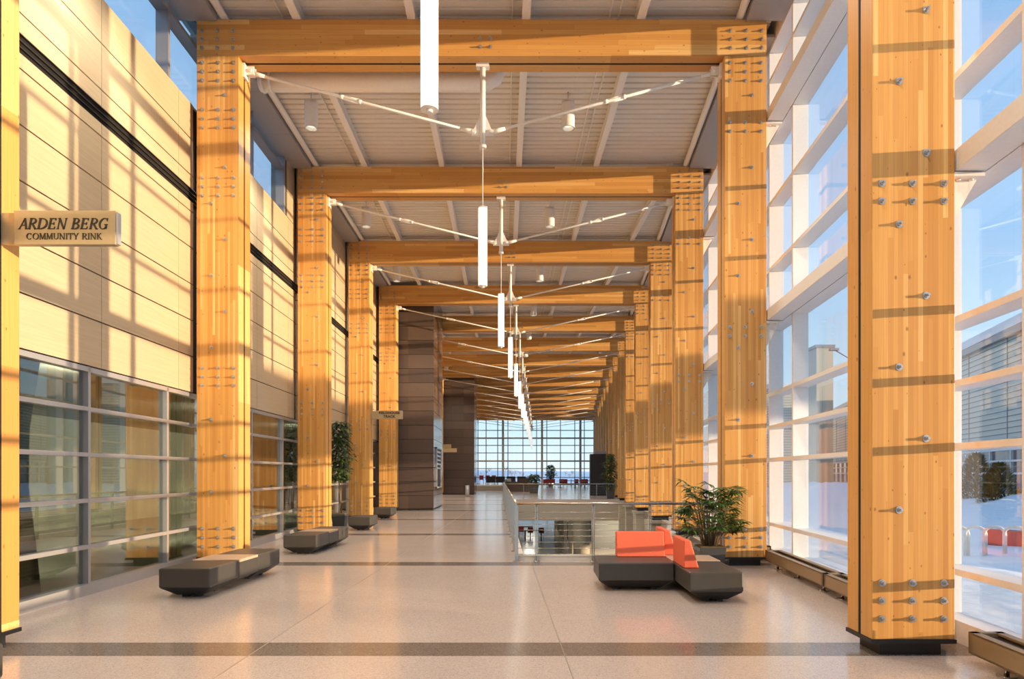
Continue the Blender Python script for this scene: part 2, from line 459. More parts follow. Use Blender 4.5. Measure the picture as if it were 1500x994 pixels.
struct(m.build('window_lower', M['dark']), 'dark window strip in the lower partition', 'window')
m = MB(); m.tube([(CX+2.85,46,-4.2),(CX+2.85,46,-1.27)], .55, 28)
struct(m.build('lower_column', M['beige']), 'round beige column on the level below', 'column')

# ------------------------------------------------------------------ left wall
LW = CW+.13                                    # offset of the wall plane
LEND = 28.95
ZP = [2.92+.6125*i for i in range(9)]
m = MB(); bk = MB()
bk.wall(-1, LW+.05, LW+.35, -7, LEND, 2.90, ZP[8])
bk.wall(-1, LW+.04, LW+.05, -7, LEND, 2.92, ZP[8]-.02, 1)
kk = [Dk(k) for k in range(0, 7)]
def dd(f):                                     # fractional frame index -> depth
    return Dk(f)
cols = []
for k in range(-1, 5):
    js = [k+.185, k+.56, k+.936]
    cols += [(dd(js[0]), dd(js[1])), (dd(js[1]), dd(js[2])), (dd(js[2]), dd(k+1.027)), (dd(k+1.062), dd(k+1.185))]
for a, b in cols:
    if a < -7 : continue
    b = min(b, LEND)
    if b <= a: continue
    for i in range(8):
        z0, z1 = ZP[i]+.009, ZP[i+1]-.009
        if i == 5:                             # linear slot diffuser runs through this course
            m.wall(-1, LW, LW+.04, a+.005, b-.005, z0, 6.15); m.wall(-1, LW, LW+.04, a+.005, b-.005, 6.375, z1)
        else: m.wall(-1, LW, LW+.04, a+.005, b-.005, z0, z1)
# above 7.82: clerestory to just before frame 3, then solid panels
CE = dd(2.90)
for i in range(3):
    z0, z1 = 7.82+.6125*i+.006, min(7.82+.6125*(i+1), 9.42)-.006
    for a, b in ((CE+.12, dd(3.027)), (dd(3.062), dd(3.56)), (dd(3.56), dd(4.027)), (dd(4.062), dd(4.56)), (dd(4.56), LEND)):
        m.wall(-1, LW, LW+.04, a, b, z0, z1)
bk.wall(-1, LW+.05, LW+.35, CE, LEND, ZP[8], 9.5)
bk.wall(-1, LW+.02, LW+.05, CE, LEND, ZP[8], 9.45, 1)
wl = m.build('wall_left', M['maple'])
struct(wl, 'pale maple panelled wall above the left storefront', 'wall')
struct(bk.build('wall_left_backing', [M['olive'], M['gap']]), 'dark backing behind the maple panels', 'wall')
m = MB()
m.wall(-1, LW+.03, LW+.045, -7, LEND, 6.15, 6.375, 1)
for i in range(4): m.wall(-1, LW+.004, LW+.035, -7, LEND, 6.152+i*.0735-.006, 6.152+i*.0735+.006)
sdf = m.build('slot_diffuser', [M['black'], M['gap']], wl); sdf['label'] = 'long black linear slot diffuser'
# storefront bays
for k in range(-1, 5):
    a, b = dd(k+.0), dd(k+1.0)
    a = max(a, -6.9); b = min(b, LEND)
    if b <= a: continue
    m = MB()
    vs = [v for v in (dd(k+.16), dd(k+.52), dd(k+.88)) if a < v < b]
    for v in vs: m.wall(-1, LW+.02, LW+.14, v-.026, v+.026, .14, 2.92)
    for z in (.61, 1.20, 1.79, 2.375): m.wall(-1, LW+.022, LW+.14, a, b, z-.026, z+.026)
    m.wall(-1, LW-.01, LW+.14, a, b, 0, .14); m.wall(-1, LW+.02, LW+.14, a, b, 2.85, 2.915)
    s_ = m.build(f'window_{k+2}', M['silver'])
    wh = {1: 'between the nearest and second timber frames', 2: 'between the second and third timber frames',
          3: 'between the third and fourth timber frames', 4: 'between the fourth and fifth timber frames'}.get(k, 'at the left edge')
    struct(s_, f'silver framed storefront glazing on the left {wh}', 'window')
    g = MB(); g.wall(-1, LW+.085, LW+.097, a+.01, b-.01, .14, 2.86)
    g.build('glass', M['store_glass'], s_)
# clerestory
m = MB()
for f in [k+q for k in range(-1, 3) for q in (.16,.52,.88)]:
    v = dd(f)
    if -6.8 < v < CE-.2: m.wall(-1, LW-.0, LW+.2, v-.03, v+.03, 7.82, 9.4)
m.wall(-1, LW, LW+.2, CE-.12, CE, 7.82, 9.4)
m.wall(-1, LW, LW+.2, -7, CE, 8.86, 8.92); m.wall(-1, LW+.05, LW+.2, -7, CE, 7.80, 7.86); m.wall(-1, LW+.05, LW+.2, -7, CE, 9.36, 9.42)
s_ = m.build('window_8', M['grey_frame']); struct(s_, 'clerestory windows above the left maple wall', 'window')
g = MB(); g.wall(-1, LW+.17, LW+.182, -7, CE-.1, 7.84, 9.4); g.build('glass', M['glass'], s_)
# rooms behind the storefront
m = MB(); m.wall(-1, 8.0, 8.2, -7, 34, 0, 3.2); m.wall(-1, LW+.2, 8.0, 33.8, 34, 0, 3.2); m.wall(-1, LW+.2, 8.0, -7.2, -7, 0, 3.2)
struct(m.build('wall_rink', M['olive']), 'olive wall of the room behind the storefront', 'wall')
m = MB(); m.wall(-1, LW+.15, 8.1, -7, 34, 3.1, 3.3)
struct(m.build('ceiling_rink', M['olive']), 'ceiling of the room behind the storefront', 'ceiling')
m = MB(); m.wall(-1, .9, 8.1, -7, 34, -.3, -.01)
struct(m.build('floor_rink', M['olive']), 'floor of the room behind the storefront', 'floor')
m = MB(); e = [(0, 8.66), (.7, 8.55), (1.4, 8.42), (2.1, 8.44), (2.6, 8.55), (3.08, 8.66)]
for (z0, d0), (z1, d1) in zip(e[:-1], e[1:]):
    X = lambda D, o: -(hw(D)+o)
    m.hexa([(X(6.2,1.44),6.2,z0),(X(6.2,1.40),6.2,z0),(X(d0,1.40),d0,z0),(X(d0,1.44),d0,z0),
            (X(6.2,1.44),6.2,z1),(X(6.2,1.40),6.2,z1),(X(d1,1.40),d1,z1),(X(d1,1.44),d1,z1)])
tag(m.build('safety_net', M['net']), 'dark woven net hanging behind the nearest storefront pane', 'net')

# dark paneled blocks on the left
def block(name, label, x, sl, d0, d1, xl, ztop_, colw):
    m = MB(); n = int(ztop_/.6)+1
    X = lambda D: x - sl*(D-d0)
    for i in range(n):
        z0, z1 = .6*i+.008, min(.6*(i+1), ztop_)-.008
        if i == 0: z0 = .05
        if z1 <= z0: continue
        xs = [X(d0)]
        while xs[-1] - colw > xl: xs.append(xs[-1]-colw)
        xs.append(xl)
        for a, b in zip(xs[1:], xs[:-1]): m.box(a+.004, b-.004, d0, d0+.05, z0, z1)
        nd = 3
        for j in range(nd):
            a = d0+.0+(d1-d0)*j/nd; b = d0+(d1-d0)*(j+1)/nd
            m.hexa([(X(a)-.05,a+.004,z0),(X(a),a+.004,z0),(X(b),b-.004,z0),(X(b)-.05,b-.004,z0),
                    (X(a)-.05,a+.004,z1),(X(a),a+.004,z1),(X(b),b-.004,z1),(X(b)-.05,b-.004,z1)], 2)
    m.hexa([(xl,d0+.04,0),(X(d0)-.04,d0+.04,0),(X(d1)-.04,d1-.01,0),(xl,d1-.01,0),
            (xl,d0+.04,ztop_),(X(d0)-.04,d0+.04,ztop_),(X(d1)-.04,d1-.01,ztop_),(xl,d1-.01,ztop_)], 1)
    return struct(m.build(name, [M['brick'], M['gap'], M['brick_side']]), label, 'panelled wall')
b1 = block('wall_dark_block', 'dark brown panelled block projecting behind the fifth left column', CX-4.49, .0515, 29.0, 33.2, -9.5, 9.42, 5.2)
b2 = block('wall_dark_block_far', 'farther dark brown panelled block beside the glass end wall', CX-4.80, .0515, 50.4, 54.8, -12.0, 9.42, 1.65+0.02)
m = MB(); m.wall(-1, LW+.3, LW+.5, 33, 93, 0, 9.5)
struct(m.build('wall_left_far', M['maple']), 'left wall of the far half of the hall', 'wall')
# display case on the side of the block
t = thing('display_case', 'tall dark display case with rows of shelves on the side of the dark brown block', 'display case', (CX-4.6, 31, .9))
X = lambda D: CX-4.49-.0515*(D-29.0)
def sidebox(m, a, b, z0, z1, o0, o1, mi=0):
    m.hexa([(X(a)+o0,a,z0),(X(a)+o1,a,z0),(X(b)+o1,b,z0),(X(b)+o0,b,z0),(X(a)+o0,a,z1),(X(a)+o1,a,z1),(X(b)+o1,b,z1),(X(b)+o0,b,z1)], mi)
m = MB(); sidebox(m, 29.9, 31.9, .95, 2.65, .003, .02); m.build('back_panel', M['dark'], t)
m = MB()
for a, b, z0, z1 in ((29.8,32.0,.9,.96),(29.8,32.0,2.64,2.7),(29.8,29.9,.9,2.7),(31.9,32.0,.9,2.7)): sidebox(m, a, b, z0, z1, .003, .07)
m.build('case_frame', M['silver'], t)
for i in range(5):
    m = MB(); sidebox(m, 29.95, 31.85, 1.75+i*.18, 1.82+i*.18, .02, .05); m.build('shelf', M['silver'], t)

# ------------------------------------------------------------------ right curtain wall, bay by bay
NO = .995                                  # mullion nose offset from the column line
ZT = [.64, 1.80, 2.38, 2.97, 5.22, 6.40, 8.62]
def bayname(k):
    if k <= 0: return 'at the right edge of the view, before the nearest column'
    if k >= NF: return 'after the last frame'
    return f'between the {nth(k)} and {nth(k+1)} right columns'
for k in range(-1, NF+1):
    a, b = Dk(k)+.0, (Dk(k+1) if k < NF else 93.1)
    a = max(a, -6.9)
    m = MB()
    for f in (k+.154, k+.92):
        v = Dk(f)
        if v < 93 and v > a: m.wall(1, NO, NO+.25, v-.03, v+.03, 0, 9.4)
    for z in ZT: m.wall(1, NO+.001, NO+.25, a, b, z-.03, z+.03)
    m.wall(1, NO-.005, NO+.25, a, b, 0, .20); m.wall(1, NO, NO+.25, a, b, 9.13 if k < 3 else 9.16, 9.63)
    for z in (4.22, 7.58): m.wall(1, NO, NO+.25, a, b, z-.09, z+.09)
    s_ = m.build(f'window_{k+12}', M['alu']); struct(s_, f'white framed curtain wall bay {bayname(k)}', 'window')
    g = MB(); g.wall(1, NO+.205, NO+.217, a, b, .2, 9.2); g.build('glass', M['glass'], s_)
    if k >= 0:
        for z, wd in ((4.22, 'lower'), (7.58, 'upper')):
            m = MB(); m.wall(1, CW+.02, NO-.01, a+.0, b, z-.09, z+.09)
            gr = tag(m.build('wind_girt', M['alu'], None, .006), f'{wd} white steel girt {bayname(k)}', 'girt', 'girts behind the right columns')
    if 1 <= k:
        for z, wd in ((4.12, 'lower'), (7.48, 'upper')):
            D = Dk(k); m = MB(); x0 = hw(D)+CW
            m.box(x0+.003, x0+.27, D+.02, D+.36, z-.035, z-.002)
            for yy in (D+.10, D+.26):
                m.hexa([(x0+.003,yy,z-.42),(x0+.03,yy,z-.42),(x0+.03,yy+.02,z-.42),(x0+.003,yy+.02,z-.42),
                        (x0+.003,yy,z-.035),(x0+.25,yy,z-.035),(x0+.25,yy+.02,z-.035),(x0+.003,yy+.02,z-.035)])
            for q in (.08,.19): m.tube([(x0+q,D+.08,z-.05),(x0+q,D+.08,z-.033)], .018, 8)
            tag(m.build('girt_bracket', M['white']), f'{wd} white triangular bracket on the outer side of the {nth(k)} right column', 'bracket', 'girt brackets on the right columns')

# ------------------------------------------------------------------ roof
def zroof(D):                               # top of beams along the hall
    pts = [(-10, 9.16), (Dk(1), 9.17), (Dk(2), 9.185), (Dk(3), 9.235), (Dk(4), 9.27), (Dk(5), 9.315), (100, 9.315)]
    for (d0, z0), (d1, z1) in zip(pts[:-1], pts[1:]):
        if d0 <= D <= d1: return z0+(z1-z0)*(D-d0)/(d1-d0)
    return 9.3
PH = .20
m = MB(); D = -7.0; pitch = .203
while D < 93.2:
    y0, y1, y2, y3, y4 = D, D+.015, D+.05, D+.065, D+pitch
    w0 = hw(D)+.9; z = zroof(D)+PH
    prof = [(y0, z), (y1, z+.05), (y2, z+.05), (y3, z), (y4, z)]
    for (ya, za), (yb, zb_) in zip(prof[:-1], prof[1:]):
        m.quad([(-w0,ya,za),(-w0,yb,zb_),(w0,yb,zb_),(w0,ya,za)])
    D += pitch
Dn = len(m.v)
m.box(-(hw(-7)+1.3), hw(-7)+1.4, -7, -6.9, 9.3, 9.7)
m.hexa([(-(hw(-7)+1.3),-7,9.62),(hw(-7)+1.4,-7,9.62),(hw(93)+1.4,93.3,9.62),(-(hw(93)+1.3),93.3,9.62),
        (-(hw(-7)+1.3),-7,9.75),(hw(-7)+1.4,-7,9.75),(hw(93)+1.4,93.3,9.75),(-(hw(93)+1.3),93.3,9.75)])
struct(m.build('ceiling', M['deck']), 'white ribbed metal roof deck', 'ceiling')
for sd, nm in ((-1, 'left'), (1, 'right')):
    m = MB()
    for k in range(0, NF+1):
        a = Dk(k)+CD+.01 if k > 0 else -7; b = Dk(k+1)-.01 if k < NF else 93.1
        z = zroof((a+b)/2)
        for i in range(3):
            c0 = a+(b-a)*i/3+.004; c1 = a+(b-a)*(i+1)/3-.004
            m.wall(sd, .36, 1.2 if sd > 0 else LW+.2, c0, c1, z-.03, z+.02)
        m.wall(sd, .36, .40, a, b, z+.02, z+.22)
    struct(m.build(f'trim_soffit_{nm}', M['soffit']), f'grey soffit band along the {nm} edge of the roof', 'soffit')
def Xp(j, D): return CX - 4.08 + 1.93*j - .05147*(D-11.48)
for j in range(0, 10):
    m = MB(); ds = [-6.8] + [Dk(k)+.23 for k in range(1, NF+1)] + [93.0]
    any_ = False
    for a, b in zip(ds[:-1], ds[1:]):
        if Xp(j, (a+b)/2) > hw((a+b)/2)+.15: continue
        any_ = True
        za, zb_ = zroof(a), zroof(b); xa, xb = Xp(j, a), Xp(j, b)
        for (q0, q1, h0, h1) in ((-.07,.07,.0,.014), (-.01,.01,.014,PH-.014), (-.07,.07,PH-.014,PH)):
            m.hexa([(xa+q0,a,za+h0),(xa+q1,a,za+h0),(xb+q1,b,zb_+h0),(xb+q0,b,zb_+h0),
                    (xa+q0,a,za+h1),(xa+q1,a,za+h1),(xb+q1,b,zb_+h1),(xb+q0,b,zb_+h1)])
    if any_:
        struct(m.build('roof_purlin', M['white']), f'white steel purlin under the roof deck, {ORD[j+1]} from the left', 'purlin')
for sd, nm in ((-1, 'left'), (1, 'right')):
    m = MB(); ds = [-6.8] + [Dk(k)+.23 for k in range(1, NF+1)] + [93.0]
    for a, b in zip(ds[:-1], ds[1:]): m.tube([(sd*(hw(a)+.27),a,zroof(a)+.07),(sd*(hw(b)+.27),b,zroof(b)+.07)], .065, 10, 0, False)
    struct(m.build('roof_edge_tube', M['white']), f'white round edge tube beside the {nm} soffit', 'edge tube')
def conduit(off, lab):
    m = MB(); ds = [-6.8] + [Dk(k)+.23 for k in range(1, NF+1)]
    m.tube([(Xp(off, d_), d_, zroof(d_)+.165) for d_ in ds], .013, 6)
    tag(m.build('conduit', M['white']), lab, 'conduit')
conduit(-.16, 'thin white conduit on the roof deck left of the leftmost purlin')
conduit(1.88, 'thin white conduit on the roof deck left of the third purlin')
conduit(2.82, 'thin white conduit on the roof deck left of the fourth purlin')
conduit(2.74, 'second thin white conduit beside the one left of the fourth purlin')
t = 0
for k in range(0, NF+1):
    D = Dk(k)+2.6; wh = f'behind the {nth(k)} timber frame' if k else 'nearest the viewer'
    for xx, sidew in ((CX-4.70-.05147*(D-14), 'left'), (CX+.60-.05147*(D-14), 'right')):
        c = thing('downlight', f'white can downlight on the {sidew} half of the roof deck {wh}', 'downlight', (xx, D, 8.66), 'can downlights under the roof deck')
        m = MB(); m.tube([(xx,D,8.66),(xx,D,9.18)], .135, 24, 0, False); m.tube([(xx,D,9.16),(xx,D,9.2)], .135, 24); m.tube([(xx,D,8.74),(xx,D,8.66)], .11, 24, 0, False)
        m.tube([(xx,D,9.2),(xx,D,zroof(D)+PH)], .015, 8); m.build('can', M['white'], c)
        m = MB(); m.tube([(xx,D,8.735),(xx,D,8.745)], .108, 20); m.build('lens', M['bulb'], c)
        if True:
            L = bpy.data.lights.new('hall_fill', 'SPOT'); L.energy = 460 if k < 3 else (390 if k < 9 else 200); L.color = (1,.91,.78); L.spot_size = math.radians(138); L.spot_blend = .5; L.shadow_soft_size = .35  # fill spot added under each can to brighten the hall
            lo = bpy.data.objects.new('hall_fill', L); COL.objects.link(lo); lo.location = (xx, D, 8.4)
# roof drain pipe
m = MB(); y = 12.45
m.tube([(-(hw(y)-.02),y,8.68),(CX-1.15,y,8.68),(CX-.96,y,8.70),(CX-.82,y,8.78),(CX-.76,y,8.93),(CX-.75,y,zroof(y)+.19)], .165, 20)
for xx in (-(hw(y)-.06), CX-4.9): m.tube([(xx,y,8.68),(xx+.04,y,8.68)], .185, 20)
tag(m.build('drain_pipe', M['white']), 'fat white drain pipe running behind the second timber beam to an elbow', 'pipe')

# ------------------------------------------------------------------ end wall and back wall glazing
DE = 93.0; s_x = .093
m = MB(); g = MB()
def ex(px): return CX+(px-790)*s_x
WE = hw(DE)+1.2
for px in (700,712,729,744,766,786,801,821,842,856,870): m.box(ex(px)-.05, ex(px)+.05, DE, DE+.2, 0, 9.4)
for y in (630, 652, 663, 686, 699): z = EYE+(693-y)*s_x; m.box(-WE, WE, DE+.01, DE+.19, z-.05, z+.05)
m.box(-WE, WE, DE, DE+.2, 0, .15); m.box(-WE, WE, DE, DE+.2, 9.2, 9.5)
s_ = m.build('window_40', M['mullion']); struct(s_, 'tall glazed end wall at the far end of the hall', 'window')
g.box(-WE, WE, DE+.09, DE+.10, .1, 9.3); g.build('glass', M['glass'], s_)
m = MB()
for px in (680, 737, 794, 850): m.box(ex(px)-.14, ex(px)+.14, DE-.5, DE-.05, 0, 9.3)
for y in (641.6, 675): z = EYE+(693-y)*s_x; m.box(-WE, WE, DE-.4, DE-.1, z-.10, z+.10)
struct(m.build('trim_end_wall', M['beige']), 'beige steel columns and beams bracing the end glazing', 'steel bracing')
m = MB(); WB = hw(-7)+1.2
for i in range(7): x = -WB+i*2*WB/6; m.box(x-.05, x+.05, -7.2, -7, 0, 9.4)
for z in (.1, 2.4, 4.3, 6.4, 8.6, 9.4): m.box(-WB, WB, -7.2, -7, z-.05, z+.05)
s_ = m.build('window_41', M['grey_frame']); struct(s_, 'glazed wall behind the viewer', 'window')
g = MB(); g.box(-WB, WB, -7.11, -7.10, .1, 9.4); g.build('glass', M['glass'], s_)
m = MB(); m.box(-6, 16, 93, 93.1, -4.2, -3.4); m.box(-6, 16, 92.9, 93.2, -1.6, -.3)
for i in range(12): m.box(-6+i*2, -5.9+i*2, 92.95, 93.1, -3.4, -1.5)
s_ = m.build('window_42', M['grey_frame']); struct(s_, 'glazing at the far end of the level below', 'window')

# ------------------------------------------------------------------ railing around the void
def railing(label, pts, spacing, group='cable railings around the stair opening', h=1.02, posts=None):
    t = thing('cable_railing', label, 'railing', (pts[0][0], pts[0][1], 0), group)
    m = MB(); m.tube([(p[0], p[1], h) for p in pts], .024, 10); m.build('handrail', M['steel'], t)
    for a, b in zip(pts[:-1], pts[1:]):
        a = Vector((*a, 0)); b = Vector((*b, 0)); L = (b-a).length; d = (b-a)/L; n = Vector((-d.y, d.x, 0))
        for i in range(8):
            z = .13+i*.105; m = MB(); m.tube([a+Vector((0,0,z)), b+Vector((0,0,z))], .0042, 6); m.build('cable', M['steel'], t)
        c = max(1, round(L/spacing))
        for q_ in (posts or [L*i/c for i in range(c+1)]):
            p = a+d*q_; m = MB()
            for q in (-.017, .017):
                e0 = p+d*(q-.006); e1 = p+d*(q+.006)
                m.hexa([e0-n*.03, e1-n*.03, e1+n*.03, e0+n*.03] + [v+Vector((0,0,h-.03)) for v in (e0-n*.03, e1-n*.03, e1+n*.03, e0+n*.03)])
            m.tube([p, p+Vector((0,0,.015))], .06, 12); m.tube([p+Vector((0,0,h-.05)), p+Vector((0,0,h-.005))], .012, 8)
            m.build('post', M['steel'], t)
    return t
FR = 12.02
railing('steel cable railing across the near side of the stair opening, behind the red seats', [(XL(FR)-.03, FR), (hw(FR)-.12, FR)], .998, posts=[.35, 1.35, 2.35, 3.33])
railing('steel cable railing running away along the left side of the stair opening', [(XL(FR)-.03, FR), (XL(VF)-.05, VF-.02)], 1.52)
railing('steel cable railing across the far side of the stair opening', [(XL(VF)+.06, VF+.12), (hw(VF)-.1, VF+.12)], 1.01, h=.93)

# ------------------------------------------------------------------ seating
def seat_unit(x0, x1, y0, y1, parent, zt=.375, feet=True):
    m = MB()
    m.frus((x0,x1,y0,y1,.135), (x0,x1,y0,y1,zt))
    m.build('seat', M['charcoal'], parent, .018)
    m = MB()
    m.frus((x0+.16,x1-.16,y0+.14,y1-.14,.03), (x0+.01,x1-.01,y0+.01,y1-.01,.134))
    for xx in (x0+.2, x1-.28):
        for yy in (y0+.18, y1-.26): m.box(xx, xx+.08, yy, yy+.08, 0, .035)
    m.build('plinth', M['black'], parent)
def table_unit(x0, x1, y0, y1, parent, zt=.375):
    m = MB(); m.box(x0, x1, y0, y1, zt-.03, zt+.006); m.build('table_top', M['tan'], parent, .004)
    m = MB(); m.box(x0+.004, x1-.004, y0, y1, .135, zt-.03); m.frus((x0+.16,x1-.16,y0,y1,.06), (x0+.01,x1-.01,y0,y1,.135))
    m.build('table_base', M['charcoal'], parent)
B = [(-4.70, 8.42, 2.28, 'long black bench with tan table at the foot of the second left column', True),
     (-4.88, 13.0, 2.2, 'black bench with tan table at the foot of the third left column', True),
     (-5.19, 18.5, .90, 'single black seat block at the foot of the fourth left column', False),
     (-5.66, 23.3, .90, 'single black seat block at the foot of the fifth left column', False),
     (-4.36, 2.55, 2.2, 'black bench cut off at the bottom left corner of the view', True)]
for x, y, L, lab, tb in B:
    t = thing('bench', lab, 'bench', (CX+x+.32, y+L/2, 0), 'low black benches along the left columns')
    if tb:
        s3 = (L-.62)/2
        seat_unit(CX+x, CX+x+.635, y, y+s3, t); table_unit(CX+x, CX+x+.635, y+s3+.004, y+L-s3-.004, t); seat_unit(CX+x, CX+x+.635, y+L-s3, y+L, t)
    else: seat_unit(CX+x, CX+x+.60, y, y+L, t)
def cushion(parent, a, b, along, zt=.345, base=.19, top=.085, z0=.377, flip=1):
    # wedge back rest; a=(x,y) start of its upright side, running to b
    m = MB()
    if along == 'y':
        x = a[0]; y0, y1 = a[1], b[1]
        m.hexa([(x,y0,z0),(x+base*flip,y0,z0),(x+base*flip,y1,z0),(x,y1,z0),(x,y0,z0+zt),(x+top*flip,y0,z0+zt),(x+top*flip,y1,z0+zt),(x,y1,z0+zt)] if flip > 0 else
               [(x-base,y0,z0),(x,y0,z0),(x,y1,z0),(x-base,y1,z0),(x-top,y0,z0+zt),(x,y0,z0+zt),(x,y1,z0+zt),(x-top,y1,z0+zt)])
    else:
        y = a[1]; x0, x1 = a[0], b[0]
        m.hexa([(x0,y,z0),(x1,y,z0),(x1,y+base,z0),(x0,y+base,z0),(x0,y+base-top,z0+zt),(x1,y+base-top,z0+zt),(x1,y+base,z0+zt),(x0,y+base,z0+zt)])
    return m.build('back_rest', M['red'], parent, .014)
t = thing('sofa_seat', 'black sofa seat with coral back rest, end facing the viewer, right of the pair', 'sofa seat', (CX+2.1, 8.6, 0), 'black and coral sofa seats')
seat_unit(CX+1.785, CX+2.43, 8.115, 9.16, t); cushion(t, (CX+1.79, 8.46), (CX+1.79, 9.14), 'y')
t = thing('sofa_seat', 'black sofa seat with coral back rest along its rear, left of the pair', 'sofa seat', (CX+1.28, 9.4, 0), 'black and coral sofa seats')
seat_unit(CX+.78, CX+1.775, 8.97, 9.84, t); cushion(t, (CX+1.09, 9.62), (CX+1.775, 9.62), 'x')
t = thing('sofa_seat', 'black sofa seat with coral back rest, hindmost, mostly hidden behind the tan table', 'sofa seat', (CX+2.1, 10.3, 0), 'black and coral sofa seats')
seat_unit(CX+1.785, CX+2.43, 9.79, 10.75, t); cushion(t, (CX+1.79, 9.80), (CX+1.79, 10.5), 'y', .36)
t = thing('side_table', 'low tan topped table block between the black sofa seats', 'table', (CX+2.1, 9.47, 0))
table_unit(CX+1.785, CX+2.43, 9.165, 9.785, t)

# ------------------------------------------------------------------ plants
def leaf(m, p, d, L, W, droop=.3, up=None):
    d = d.normalized(); sd = d.cross(Vector((0,0,1)))
    if sd.length < .05: sd = Vector((1,0,0))
    sd.normalize(); q = Vector((0,0,-1))
    p1 = p+d*L*.5+q*L*droop*.15; p2 = p+d*L+q*L*droop*.6
    n = sd.cross(d).normalized()*W*.15
    m.quad([p, p1+sd*W-n, p2, p1-n*0+n], 0); m.quad([p, p1+n, p2, p1-sd*W-n], 0)
def pot(parent, x, y, w, h, taper=.8):
    m = MB(); a = w*taper
    m.frus((x-a,x+a,y-a,y+a,0), (x-w,x+w,y-w,y+w,h)); m.build('pot', M['pot'], parent, .01)
    m = MB(); m.box(x-w*.93, x+w*.93, y-w*.93, y+w*.93, h-.02, h+.012); m.build('soil', M['soil'], parent)
def palm(x, y, label):
    t = thing('palm_plant', label, 'potted plant', (x, y, 0)); random.seed(11)
    pot(t, x, y, .22, .34)
    st = MB(); fo = MB()
    for i in range(34):
        an = random.uniform(0, 6.283); h = random.uniform(.55, 1.33); r = random.uniform(.03, .13)
        lean = random.uniform(.08, .30)
        b = Vector((x+r*math.cos(an), y+r*math.sin(an), .33)); tp = Vector((x+(r+lean)*math.cos(an), y+(r+lean)*math.sin(an), h))
        st.tube([b, b.lerp(tp, .5)+Vector((0,0,.05)), tp], [.011,.009,.006], 6)
        for q in range(4):
            a2 = an+random.uniform(-1.3, 1.3); base = b.lerp(tp, random.uniform(.6, 1))
            out = Vector((math.cos(a2), math.sin(a2), random.uniform(.15, .9))).normalized()
            e = base+out*random.uniform(.12, .24); st.tube([base, e], .004, 5)
            sdv = out.cross(Vector((0,0,1))).normalized()
            for j in range(9):
                f = (j-4)/4.0
                leaf(fo, e, out*math.cos(f*1.45)+sdv*math.sin(f*1.45)+Vector((0,0,-.05)), random.uniform(.15, .25), .022, random.uniform(.3, .9))
    st.build('stem', M['bark'], t); fo.build('foliage', M['leaf'], t)
palm(CX+2.84, 11.35, 'leafy green palm in a dark square pot beside the second right column')
def ficus(x, y, h0, h1, r, label, n=1500, potw=.2, poth=.4, seed=3, name='ficus_tree', L=.11, mat='leaf2'):
    t = thing(name, label, 'potted plant', (x, y, 0)); random.seed(seed)
    pot(t, x, y, potw, poth)
    st = MB()
    for q in range(3):
        a = q*2.1; st.tube([(x+.04*math.cos(a),y+.04*math.sin(a),poth),(x+.03*math.cos(a+1),y+.03*math.sin(a+1),(h0+poth)/2),(x+.1*math.cos(a),y+.1*math.sin(a),h1*.8)], [.02,.016,.008], 6)
    st.build('trunk', M['bark'], t)
    fo = MB()
    for i in range(n):
        u = random.random(); z = h0+(h1-h0)*u; rr = r*math.sin(math.pi*(.08+.86*u))**.6*math.sqrt(random.random())*(1+.35*math.sin(z*9+i % 3))
        a = random.uniform(0, 6.283); p = Vector((x+rr*math.cos(a), y+rr*math.sin(a), z))
        leaf(fo, p, Vector((math.cos(a)+random.uniform(-.6,.6), math.sin(a)+random.uniform(-.6,.6), random.uniform(-.7,.5))), L*random.uniform(.7,1.3), L*.3, .5)
    fo.build('foliage', M[mat], t)
ficus(CX-5.72, 19.6, 1.35, 3.05, .36, 'slender leafy tree in a dark pot by the left storefront before the fourth column', 1700)
ficus(CX+4.35, 41.9, .45, 2.75, .42, 'tall bushy green plant by the right columns beside the black kiosk', 1300, .25, .5, 5, 'bamboo_plant', .16)
ficus(CX-.42, 53.0, .7, 1.5, .45, 'dark bushy plant in a black planter beyond the stair opening', 260, .38, .7, 6, 'planter_shrub', .28)
ficus(CX+1.35, 80.0, .9, 2.55, .48, 'potted tree standing among the red chairs near the end glazing', 420, .3, .6, 8, 'atrium_tree', .3)

